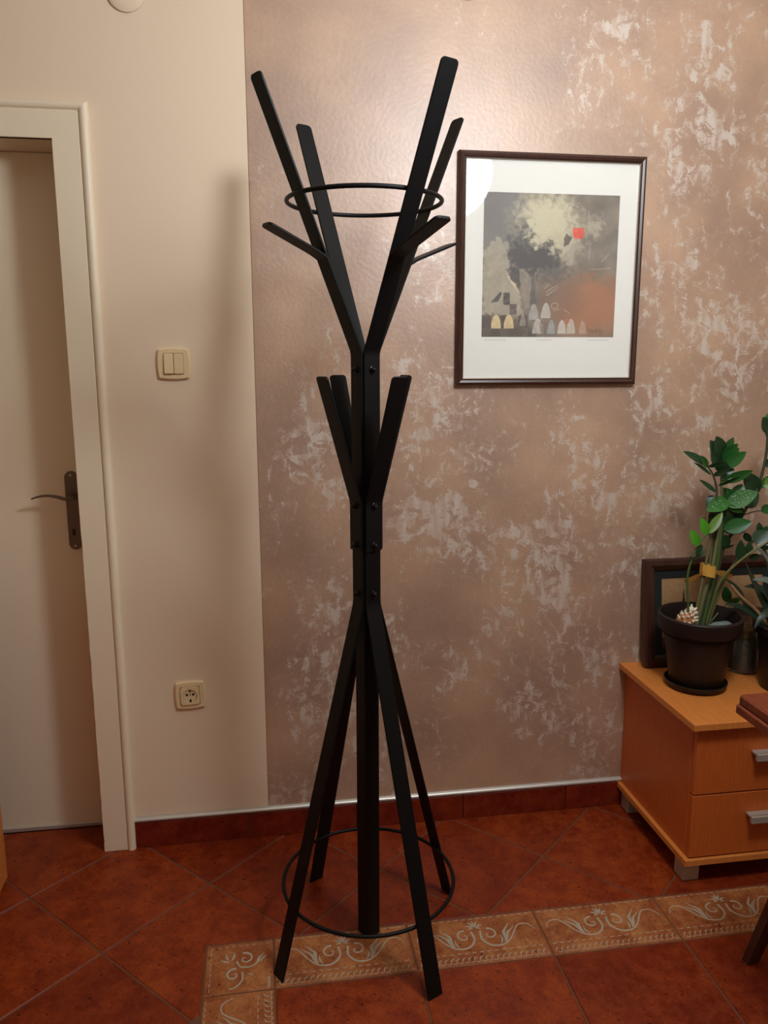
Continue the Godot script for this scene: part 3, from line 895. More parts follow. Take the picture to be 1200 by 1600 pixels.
# relief in the tile's own plane (x along, y towards the wall, z up); u, v count 0..1 with v = 0 at the wall side
func scroll_mesh(corner: bool) -> ArrayMesh:
	var st := begin()
	var w := 0.1626 if corner else TILE
	var h := 0.1626
	var P := func(u: float, v: float) -> Vector3: return Vector3(u * w, (1.0 - v) * h, 0.0088)
	var line := func(pts: Array, r0: float, r1: float) -> void:
		tube(st, smooth_path(pts, 4), r0 * 1.25, r1 * 1.25, 6, Vector3(0, 0, 1), 0.55)
	var leaf := func(a: Vector3, b: Vector3, bend: float, r: float) -> void:
		var m := (a + b) / 2 + Vector3(-(b - a).y, (b - a).x, 0) * bend
		tube(st, smooth_path([a, m], 4), r * 0.45, r * 1.25, 6, Vector3(0, 0, 1), 0.55)
		tube(st, smooth_path([m, b], 4), r * 1.25, r * 0.15, 6, Vector3(0, 0, 1), 0.55)
	var spiral := func(cx: float, cy: float, r: float, a0: float, a1: float) -> Array:
		var pts := []
		for i in 15:
			var t := i / 14.0
			var a := lerpf(a0, a1, t)
			var rr := r * (0.12 + 0.88 * t)
			pts.append(Vector3(cx + rr * cos(a), cy + rr * sin(a), 0.0088))
		return pts
	if corner:
		for q in [[0.58, 0.36, 0.020, 1.0], [0.42, 0.66, 0.020, -1.0]]:
			var c: Vector3 = P.call(q[0], q[1])
			line.call(spiral.call(c.x, c.y, q[2], PI * 0.5, PI * (0.5 + q[3] * 2.1)), 0.0012, 0.0028)
		line.call([P.call(0.46, 0.40), P.call(0.52, 0.52), P.call(0.68, 0.52), P.call(0.80, 0.40)], 0.0024, 0.0014)
		line.call([P.call(0.54, 0.62), P.call(0.54, 0.78), P.call(0.44, 0.90), P.call(0.36, 0.92)], 0.0024, 0.0014)
		leaf.call(P.call(0.74, 0.48), P.call(0.86, 0.28), 0.1, 0.003)
		leaf.call(P.call(0.80, 0.46), P.call(0.90, 0.32), 0.1, 0.0025)
		leaf.call(P.call(0.34, 0.36), P.call(0.30, 0.22), 0.1, 0.003)
		leaf.call(P.call(0.36, 0.40), P.call(0.22, 0.34), 0.1, 0.003)
		leaf.call(P.call(0.38, 0.38), P.call(0.42, 0.20), -0.1, 0.003)
		leaf.call(P.call(0.62, 0.66), P.call(0.70, 0.72), 0.1, 0.002)
		for k in 9:
			line.call([P.call(0.08 + k * 0.1, 0.085), P.call(0.13 + k * 0.1, 0.085)], 0.0009, 0.0009)
			line.call([P.call(0.085, 0.08 + k * 0.1), P.call(0.085, 0.14 + k * 0.1)], 0.0009, 0.0009)
		for k in 8:
			leaf.call(P.call(0.90 + 0.03 * (k % 2), 0.98 - k * 0.026), P.call(0.94, 0.93 - k * 0.026), 0.1, 0.0018)
		return done(st)
	for s in [1.0, -1.0]:
		var Q := func(u: float, v: float) -> Vector3: return P.call(0.5 + s * u, v)
		var c: Vector3 = Q.call(0.095, 0.42)
		line.call(spiral.call(c.x, c.y, 0.021, PI * 0.5 + s * 0.3, PI * (0.5 + s * 2.05)), 0.0012, 0.0026)
		line.call([Q.call(0.035, 0.34), Q.call(0.03, 0.52), Q.call(0.09, 0.66), Q.call(0.18, 0.66), Q.call(0.25, 0.54), Q.call(0.29, 0.40)], 0.0030, 0.0014)
		line.call([Q.call(0.27, 0.48), Q.call(0.33, 0.30), Q.call(0.39, 0.27), Q.call(0.43, 0.32), Q.call(0.455, 0.42)], 0.0020, 0.0009)
		leaf.call(Q.call(0.20, 0.64), Q.call(0.275, 0.22), s * 0.16, 0.0036)
		leaf.call(Q.call(0.21, 0.60), Q.call(0.305, 0.30), s * 0.14, 0.0030)
		leaf.call(Q.call(0.19, 0.62), Q.call(0.215, 0.36), s * -0.12, 0.0032)
		leaf.call(Q.call(0.16, 0.64), Q.call(0.175, 0.46), s * -0.12, 0.0026)
		leaf.call(Q.call(0.01, 0.24), Q.call(0.035, 0.12), s * 0.1, 0.0030)
		leaf.call(Q.call(0.015, 0.25), Q.call(0.065, 0.20), s * 0.12, 0.0028)
		leaf.call(Q.call(0.01, 0.27), Q.call(0.05, 0.28), s * 0.12, 0.0024)
	leaf.call(P.call(0.5, 0.25), P.call(0.5, 0.09), 0.0, 0.003)
	for k in 17:
		line.call([P.call(0.03 + k * 0.056, 0.055), P.call(0.062 + k * 0.056, 0.055)], 0.0009, 0.0009)
		line.call([P.call(0.03 + k * 0.056, 0.765), P.call(0.062 + k * 0.056, 0.765)], 0.0010, 0.0010)
	for k in 22:
		var u := 0.03 + k * 0.043
		leaf.call(P.call(u, 0.93), P.call(u + 0.035, 0.84), 0.2, 0.0016)
		leaf.call(P.call(u + 0.01, 0.94), P.call(u + 0.055, 0.93), -0.2, 0.0013)
	return done(st)

func skirting() -> void:
	var b := base("baseboard_back")
	tag(b, "row of dark terracotta skirting tiles under a silver metal edge strip", "skirting", "", "structure")
	var joints := [-0.3965, -0.0665, 0.257, 0.590, 0.923, 1.256, 1.589, 1.922, 2.255, 2.588, 2.921, 3.199]
	for k in joints.size() - 1:
		put("skirting_tile", box_mesh(Vector3(joints[k] + 0.001, 0.0, 0.001), Vector3(joints[k + 1] - 0.001, 0.079, 0.0105), 0.0012), M.skirting_clay, b)
	var st := begin()
	st.set_smooth_group(1)
	var p := []
	for i in 9: p.append(Vector2(0.0120 * sin(PI * i / 8.0) + 0.0015, 0.0865 - 0.0078 * cos(PI * i / 8.0)))
	for i in 8: quad(st, Vector3(-0.3965, p[i].y, p[i].x), Vector3(3.199, p[i].y, p[i].x), Vector3(3.199, p[i + 1].y, p[i + 1].x), Vector3(-0.3965, p[i + 1].y, p[i + 1].x))
	put("edge_strip", done(st), M.aluminium, b)

# ---------------------------------------------------------------- coat rack
func coat_rack(c: Vector3) -> void:
	var t := base("coat_rack", c)
	tag(t, "tall black metal coat rack with four splayed legs and branching flat arms", "coat rack")
	var st := begin()
	box(st, Vector3(-0.02, 0.001, -0.02), Vector3(0.02, 1.42, 0.02), 0.002)
	var tilt := deg_to_rad(-62.6)
	put("post", done(st), M.powder_black, t, Transform3D(Basis(Vector3.UP, tilt), Vector3.ZERO))
	# azimuth of each side, reach of its arm tip, reach of its lower hook, reach of its foot
	for q in [[62.6, 0.272, 0.127, 0.259], [152.6, 0.247, 0.112, 0.256], [242.6, 0.244, 0.112, 0.253], [332.6, 0.258, 0.112, 0.257]]:
		var a: float = deg_to_rad(q[0])
		var e := Vector3(cos(a), 0, sin(a))
		var side := Vector3(-sin(a), 0, cos(a))
		st = begin()
		bar(st, bent([Vector2(q[3], 0.0), Vector2(0.0227, 0.857), Vector2(0.0227, 1.4225), Vector2(q[1], 1.936)], e, 0.040, 0.009, true), side, 0.005)
		put("upright", done(st), M.powder_black, t)
		st = begin()
		bar(st, bent([Vector2(0.0278, 0.985), Vector2(0.0278, 1.094), Vector2(q[2], 1.372)], e, 0.043, 0.007, false), side, 0.005)
		put("coat_hook", done(st), M.powder_black, t)
		st = begin()
		var r1: float = lerpf(0.0227, q[1], (1.612 - 1.4225) / (1.936 - 1.4225))
		bar(st, bent([Vector2(r1 + 0.001, 1.612), Vector2(r1 + 0.018, 1.6215), Vector2(q[1] - 0.012, 1.667)], e, 0.040, 0.010, false), side, 0.005)
		put("branch", done(st), M.powder_black, t)
		for y in [1.386, 1.087, 0.998, 0.884]:
			var out := 0.0303 if y > 0.95 and y < 1.2 else 0.0252
			st = begin()
			var prof := [Vector2(0.0078, 0), Vector2(0.0078, 0.002), Vector2(0.0062, 0.0032), Vector2(0.0048, 0.0034), Vector2(0.0048, 0.0065), Vector2(0.0036, 0.0092), Vector2(0.0016, 0.0104), Vector2(0, 0.0106)]
			lathe(st, prof, 14, Transform3D(Basis(side, e, side.cross(e)), e * out + Vector3(0, y, 0)), [1, 3, 4])
			put("bolt", done(st), M.bolt_black, t)
	for q in [[1.7325, 0.1625, 0.0047], [0.153, 0.2085, 0.0045]]:
		st = begin()
		var ring := PackedVector3Array()
		for i in 72: ring.append(Vector3(cos(TAU * i / 72), 0, sin(TAU * i / 72)) * q[1] + Vector3(0, q[0], 0))
		tube(st, ring, q[2], q[2], 10, Vector3.ZERO, 1.0, true)
		put("ring", done(st), M.powder_black, t)

# stations of a flat bar that bends in the plane of e and up; the last end has rounded corners, the first is cut level when it stands on the floor
func bent(p: Array, e: Vector3, w: float, rc: float, foot: bool) -> Array:
	var out := []
	var n := p.size()
	for i in n:
		var d: Vector2
		if i == 0: d = (p[1] - p[0]).normalized()
		elif i == n - 1: d = (p[i] - p[i - 1]).normalized()
		else:
			var d0: Vector2 = (p[i] - p[i - 1]).normalized()
			var d1: Vector2 = (p[i + 1] - p[i]).normalized()
			for k in 5:   # a small bend radius
				var f := k / 4.0
				var s := 0.010
				var a: Vector2 = p[i] - d0 * s
				var b: Vector2 = p[i] + d1 * s
				var m := a.lerp(p[i], f).lerp(Vector2(p[i]).lerp(b, f), f)
				var dd := d0.lerp(d1, f).normalized()
				out.append([e * m.x + Vector3(0, m.y, 0), (e * dd.y - Vector3(0, dd.x, 0)), w])
			continue
		var nn := e * d.y - Vector3(0, d.x, 0)
		if i == 0 and foot: nn = e / absf(d.y)
		if i == n - 1:
			for k in 6:
				var x := rc * (1.0 - cos(PI / 2 * k / 5.0))
				var back := rc - rc * sin(PI / 2 * k / 5.0)
				var m: Vector2 = p[i] - d * back
				out.append([e * m.x + Vector3(0, m.y, 0), nn, w - 2 * x])
		else: out.append([e * p[i].x + Vector3(0, p[i].y, 0), nn, w])
	return out

# ---------------------------------------------------------------- pictures
func sheet(w: float, h: float, t: float) -> ArrayMesh:
	var st := begin()
	var c := [Vector3(-w / 2, -h / 2, t), Vector3(w / 2, -h / 2, t), Vector3(w / 2, h / 2, t), Vector3(-w / 2, h / 2, t)]
	var uv := [Vector2(0, 1), Vector2(1, 1), Vector2(1, 0), Vector2(0, 0)]
	for k in [0, 2, 1, 0, 3, 2]:
		st.set_uv(uv[k])
		st.add_vertex(c[k])
	st.set_uv(Vector2(0.01, 0.01))
	for k in 4:
		var a: Vector3 = c[k]
		var b: Vector3 = c[(k + 1) % 4]
		quad(st, Vector3(a.x, a.y, 0), Vector3(b.x, b.y, 0), b, a)
	return done(st)

func wall_picture() -> void:
	var t := base("wall_picture", Vector3(0.8110, 1.6448, 0.003))
	tag(t, "large framed abstract print with white margin and red square, hung on the plaster wall", "picture")
	var w := 0.531
	var h := 0.618
	var st := begin()
	frame(st, w, h, [Vector2(0, 0), Vector2(0, 0.014), Vector2(0.003, 0.019), Vector2(0.008, 0.021), Vector2(0.014, 0.019), Vector2(0.0175, 0.014), Vector2(0.0175, 0.004)])
	put("frame", done(st), M.dark_wood, t)
	st = begin()
	frame(st, w - 0.0348, h - 0.0348, [Vector2(0, 0.0125), Vector2(0, 0.0165), Vector2(0.0012, 0.0172), Vector2(0.0028, 0.0160), Vector2(0.0032, 0.0125)])
	put("silver_bead", done(st), M.silver_bead, t)
	put("backing_board", box_mesh(Vector3(-w / 2 + 0.004, -h / 2 + 0.004, 0.0005), Vector3(w / 2 - 0.004, h / 2 - 0.004, 0.004), 0.0005), M.leg_wood, t)
	put("print_sheet", sheet(w - 0.035, h - 0.035, 0.002), M.print, t, Transform3D(Basis(), Vector3(0, 0, 0.0085)))
	put("glass_pane", box_mesh(Vector3(-w / 2 + 0.016, -h / 2 + 0.016, 0.0112), Vector3(w / 2 - 0.016, h / 2 - 0.016, 0.0128), 0.0002), M.pane, t)

func leaning_picture() -> void:
	var w := 0.46
	var h := 0.334
	var t := base("leaning_picture", Vector3(1.138 + w / 2, 0.4802, 0.062))
	t.rotation.x = -0.135
	tag(t, "dark wooden frame with an old town view, leaning on the wall behind the plants", "picture")
	var xf := Transform3D(Basis(), Vector3(0, h / 2, -0.004))
	var st := begin()
	frame(st, w, h, [Vector2(0, -0.014), Vector2(0, 0.004), Vector2(0.006, 0.010), Vector2(0.020, 0.012), Vector2(0.031, 0.006), Vector2(0.037, 0.001), Vector2(0.037, -0.010)], xf)
	put("frame", done(st), M.dark_wood, t)
	st = begin()
	frame(st, w - 0.073, h - 0.073, [Vector2(0, -0.008), Vector2(0, -0.002), Vector2(0.0245, -0.004), Vector2(0.0245, -0.008)], xf)
	put("green_mount", done(st), M.green_mat, t)
	put("town_print", sheet(w - 0.120, h - 0.120, 0.002), M.town, t, xf.translated(Vector3(0, 0, -0.009)))

# ---------------------------------------------------------------- furniture
func cabinet() -> void:
	var t := base("drawer_cabinet", Vector3(1.09, 0, 0.004))
	tag(t, "small beech drawer cabinet with grey bar handles and square metal feet", "cabinet")
	var w := 0.50
	put("top_panel", box_mesh(Vector3(-0.006, 0.461, 0.0), Vector3(w + 0.006, 0.480, 0.440), 0.0012), M.beech, t)
	put("base_panel", box_mesh(Vector3(0.006, 0.062, 0.0), Vector3(w - 0.006, 0.080, 0.425), 0.0012), M.beech, t)
	var st := begin()
	box(st, Vector3(0.018, 0.080, 0.0), Vector3(0.036, 0.461, 0.398), 0.0008)
	box(st, Vector3(w - 0.036, 0.080, 0.0), Vector3(w - 0.018, 0.461, 0.398), 0.0008)
	box(st, Vector3(0.036, 0.080, 0.0), Vector3(w - 0.036, 0.461, 0.006), 0.0005)
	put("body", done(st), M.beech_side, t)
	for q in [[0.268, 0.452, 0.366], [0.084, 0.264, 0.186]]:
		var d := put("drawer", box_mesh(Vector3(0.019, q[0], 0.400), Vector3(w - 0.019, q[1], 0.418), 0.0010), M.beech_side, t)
		st = begin()
		box(st, Vector3(0.176, q[2], 0.438), Vector3(0.324, q[2] + 0.020, 0.448), 0.0012)
		box(st, Vector3(0.176, q[2] + 0.013, 0.418), Vector3(0.324, q[2] + 0.020, 0.442), 0.0012)
		put("handle", done(st), M.steel_paint, d)
	for q in [[0.018, 0.350], [0.018, 0.014], [w - 0.066, 0.350], [w - 0.066, 0.014]]:
		put("foot", box_mesh(Vector3(q[0], 0.0, q[1]), Vector3(q[0] + 0.048, 0.062, q[1] + 0.048), 0.002), M.steel_paint, t)

func dining_table() -> void:
	var t := base("dining_table", Vector3(1.0, 0, 0.742))
	tag(t, "dark reddish wooden folding table with doubled top, corner at the right edge", "table")
	var w := 0.80
	var d := 0.86
	for q in [[0.681, 0.700, "upper_leaf", 0.0], [0.658, 0.678, "lower_leaf", -0.004]]:
		var st := begin()
		var p := rounded(w + 2 * absf(q[3]), d + 2 * absf(q[3]), 0.006)
		prism(st, p, q[1] - q[0], 0.004, Transform3D(Basis(Vector3.RIGHT, Vector3(0, 0, -1), Vector3.UP), Vector3(w / 2, q[0], d / 2)))
		put(q[2], done(st), M.table, t)
	put("apron", box_mesh(Vector3(0.06, 0.59, 0.05), Vector3(w - 0.06, 0.658, 0.072), 0.001), M.leg_wood, t)
	put("apron", box_mesh(Vector3(0.06, 0.59, d - 0.072), Vector3(w - 0.06, 0.658, d - 0.05), 0.001), M.leg_wood, t)
	for q in [[0.112, -0.036, 0.255, 0.055], [w - 0.112, -0.036, w - 0.255, 0.055], [0.112, d + 0.036, 0.255, d - 0.055], [w - 0.112, d + 0.036, w - 0.255, d - 0.055]]:
		var st := begin()
		var a := Vector3(q[0], 0.0, q[1])
		var b := Vector3(q[2], 0.66, q[3])
		var n := 4
		var rings := []
		for i in n + 1:
			var f := i / float(n)
			var hw := lerpf(0.0135, 0.023, f)
			var hd := lerpf(0.011, 0.016, f)
			var m := a.lerp(b, f)
			rings.append([m + Vector3(-hw, 0, -hd), m + Vector3(hw, 0, -hd), m + Vector3(hw, 0, hd), m + Vector3(-hw, 0, hd)])
		for i in n:
			for k in 4:
				var mid: Vector3 = (rings[i][0] + rings[i][2] + rings[i + 1][0] + rings[i + 1][2]) / 4
				var l := (k + 1) % 4
				tri_out(st, rings[i][k], rings[i][l], rings[i + 1][l], mid)
				tri_out(st, rings[i][k], rings[i + 1][l], rings[i + 1][k], mid)
		quad(st, rings[0][0], rings[0][1], rings[0][2], rings[0][3])
		quad(st, rings[n][3], rings[n][2], rings[n][1], rings[n][0])
		put("leg", done(st), M.leg_wood, t)

func side_cabinet() -> void:
	var t := base("sideboard", Vector3(-0.728, 0, 0.093))
	tag(t, "beech wood sideboard before the door, only its lower corner in view at left", "sideboard")
	put("side_panel", box_mesh(Vector3(-0.018, 0.0, 0.0), Vector3(0, 0.80, 0.40), 0.001), M.beech, t)
	put("side_panel", box_mesh(Vector3(-0.55, 0.0, 0.0), Vector3(-0.532, 0.80, 0.40), 0.001), M.beech, t)
	put("top_panel", box_mesh(Vector3(-0.552, 0.80, -0.002), Vector3(0.002, 0.818, 0.404), 0.001), M.beech, t)
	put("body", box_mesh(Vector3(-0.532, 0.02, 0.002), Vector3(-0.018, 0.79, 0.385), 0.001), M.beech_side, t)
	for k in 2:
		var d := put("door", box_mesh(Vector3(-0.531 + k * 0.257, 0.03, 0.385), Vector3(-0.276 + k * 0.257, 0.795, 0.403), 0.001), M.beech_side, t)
		put("handle", box_mesh(Vector3(-0.30 + k * 0.04, 0.45, 0.403), Vector3(-0.29 + k * 0.04, 0.58, 0.425), 0.002), M.steel_paint, d)

# ---------------------------------------------------------------- electrical fittings
func light_switch() -> void:
	var t := base("light_switch", Vector3(-0.2195, 1.3975, 0.0))
	tag(t, "ivory double rocker light switch on the cream wall beside the door", "light switch")
	var st := begin()
	prism(st, rounded(0.080, 0.077, 0.004, 0.0032), 0.0095, 0.003)
	put("plate", done(st), M.switch_plastic, t)
	st = begin()
	prism(st, rounded(0.052, 0.056, 0.002), 0.0010, 0.0005, Transform3D(Basis(), Vector3(0, 0, 0.0092)))
	put("recess", done(st), plain(c8(120, 96, 66), 0.6), t)
	for s in [-1, 1]:
		st = begin()
		box(st, Vector3(-0.0122, -0.0265, 0), Vector3(0.0122, 0.0265, 0.0062), 0.0015)
		put("rocker", done(st), M.switch_plastic, t, Transform3D(Basis(Vector3.RIGHT, -0.06 if s < 0 else 0.03), Vector3(s * 0.0128, 0, 0.0088)))

func wall_socket() -> void:
	var t := base("wall_socket", Vector3(-0.2195, 0.4640, 0.0))
	tag(t, "ivory wall socket with round recess, low on the cream wall", "socket")
	var xf := Transform3D(Basis(Vector3.BACK, 0.03), Vector3.ZERO)
	var st := begin()
	prism(st, rounded(0.079, 0.077, 0.003, 0.0034), 0.0095, 0.003, xf)
	put("plate", done(st), M.switch_plastic, t)
	st = begin()
	prism(st, rounded(0.0545, 0.0545, 0.003), 0.0006, 0.0003, xf * Transform3D(Basis(), Vector3(0, 0, 0.0092)))
	put("recess", done(st), plain(c8(120, 96, 66), 0.6), t)
	# square insert with a round well
	st = begin()
	var sq := PackedVector2Array()
	for i in 48:
		var d := Vector2.from_angle(TAU * i / 48.0)
		sq.append(d * minf(0.026 / maxf(absf(d.x), absf(d.y)), 0.0345))
	var z := 0.0142
	var n := sq.size()
	for i in n:
		var j := (i + 1) % n
		var a := Vector3(sq[i].x, sq[i].y, 0)
		var b := Vector3(sq[j].x, sq[j].y, 0)
		var ca := Vector3(sq[i].x, sq[i].y, 0).normalized() * 0.0195
		var cb := Vector3(sq[j].x, sq[j].y, 0).normalized() * 0.0195
		var up := Vector3(0, 0, z)
		var well := Vector3(0, 0, -0.002)
		st.set_smooth_group(-1)
		quad(st, xf * (a + Vector3(0, 0, 0.009)), xf * (b + Vector3(0, 0, 0.009)), xf * (b + up), xf * (a + up))
		quad(st, xf * (a + up), xf * (b + up), xf * (cb + up), xf * (ca + up))
		quad(st, xf * (ca + up), xf * (cb + up), xf * (cb * 0.94 + well), xf * (ca * 0.94 + well))
		tri(st, xf * (ca * 0.94 + Vector3(0, 0, 0.0104)), xf * (cb * 0.94 + Vector3(0, 0, 0.0104)), xf * Vector3(0, 0, 0.0104))
	put("insert", done(st), M.switch_plastic, t)
	for s in [-1, 1]:
		st = begin()
		lathe(st, [Vector2(0.0036, 0.0), Vector2(0.0036, 0.0006), Vector2(0, 0.0006)], 14, xf * Transform3D(Basis(Vector3.RIGHT, PI / 2), Vector3(s * 0.0088, 0.003, 0.0102)), [1])
		put("pin_hole", done(st), M.socket_hole, t)
	for s in [-1, 1]:
		st = begin()
		box(st, Vector3(-0.0022, s * 0.0152 - 0.0042, 0.0098), Vector3(0.0026, s * 0.0152 + 0.0042, 0.0125), 0.0004, xf)
		put("earth_clip", done(st), M.socket_hole if s < 0 else M.nickel, t)
	st = begin()
	lathe(st, [Vector2(0.0022, 0.0), Vector2(0.0018, 0.001), Vector2(0, 0.0012)], 12, xf * Transform3D(Basis(Vector3.RIGHT, PI / 2), Vector3(0, 0.003, 0.0102)), [1])
	put("screw", done(st), M.nickel, t)

func junction_covers() -> void:
	for q in [[-0.290, 2.287, 0.045, "round cream junction box cover high on the wall above the light switch", M.cream], [0.565, 2.353, 0.034, "small round junction box cover high on the plaster wall above the rack", M.plaster]]:
		var t := base("junction_cover", Vector3(q[0], q[1], 0.0))
		tag(t, q[3], "wall cover", "round junction box covers")
		var st := begin()
		lathe(st, [Vector2(q[2], 0.0), Vector2(q[2], 0.003), Vector2(q[2] * 0.94, 0.0052), Vector2(q[2] * 0.5, 0.0062), Vector2(0, 0.0064)], 40, Transform3D(Basis(Vector3.RIGHT, PI / 2), Vector3(0, 0, 0.002)), [1])
		put("lid", done(st), M.cream if q[0] < 0 else M.ceiling, t)
		st = begin()
		lathe(st, [Vector2(0.004, 0.0), Vector2(0.003, 0.0015), Vector2(0, 0.002)], 12, Transform3D(Basis(Vector3.RIGHT, PI / 2), Vector3(0, 0, 0.008)), [1])
		put("screw", done(st), M.nickel, t)

# ---------------------------------------------------------------- plants
func pot_mesh(r_top: float, r_base: float, h: float, rim: float, wall: float) -> ArrayMesh:
	var st := begin()
	var rb := r_base + (r_top - 0.010 - r_base) * (h - rim) / h
	var prof := [Vector2(0, 0), Vector2(r_base - 0.003, 0), Vector2(r_base, 0.003), Vector2(rb, h - rim), Vector2(r_top - 0.002, h - rim + 0.002), Vector2(r_top, h - rim + 0.006), Vector2(r_top + 0.002, h - 0.004), Vector2(r_top, h), Vector2(r_top - wall, h), Vector2(r_top - wall - 0.002, h - 0.004), Vector2(r_top - wall - 0.010, h - 0.06), Vector2(0, h - 0.06)]
	lathe(st, prof, 48, Transform3D(), [1, 3, 4, 6, 8, 10, 11])
	return done(st)

func leaf_mesh(droop: float) -> ArrayMesh:
	# unit leaf: base at the origin, tip at z = 1, half width 0.5 along x, face towards +y
	var st := begin()
	st.set_smooth_group(1)
	var n := 10
	var pts := []
	for i in n + 1:
		var t := i / float(n)
		var hw := 0.5 * pow(sin(PI * pow(t, 0.85)), 0.75) if t > 0 and t < 1 else 0.012
		var row := []
		for k in 5:
			var s := (k - 2) / 2.0
			row.append(Vector3(s * hw, 0.16 * absf(s) * hw * 1.1 - droop * t * t, t))
		pts.append(row)
	for face in [1.0, -1.0]:
		st.set_smooth_group(1 if face > 0 else 2)
		var off := Vector3(0, face * 0.006, 0)
		for i in n:
			for k in 4:
				var a: Vector3 = pts[i][k] + off
				var b: Vector3 = pts[i][k + 1] + off
				var c: Vector3 = pts[i + 1][k + 1] + off
				var d: Vector3 = pts[i + 1][k] + off
				if face > 0: quad(st, a, d, c, b)
				else: quad(st, a, b, c, d)
	st.set_smooth_group(3)
	for i in n:
		for k in [0, 4]:
			var up := Vector3(0, 0.006, 0)
			if k == 0: quad(st, pts[i][k] - up, pts[i + 1][k] - up, pts[i + 1][k] + up, pts[i][k] + up)
			else: quad(st, pts[i][k] + up, pts[i + 1][k] + up, pts[i + 1][k] - up, pts[i][k] - up)
	return done(st)

func leaf_at(parent: Node3D, mesh: Mesh, mat: Material, a: Vector3, b: Vector3, w: float, roll: float) -> void:
	var z := b - a
	var n := (Vector3(-0.45, 0.35, 0.85)).normalized()
	var x := n.cross(z).normalized()
	var y := z.normalized().cross(x)
	var turn := Basis(z.normalized(), roll)
	x = turn * x
	y = turn * y
	put("leaf", mesh, mat, parent, Transform3D(Basis(x * w, y * w, z), a))

func stem_mesh(pts: Array, r0: float, r1: float) -> ArrayMesh:
	var st := begin()
	tube(st, smooth_path(pts, 5), r0, r1, 8)
	return done(st)

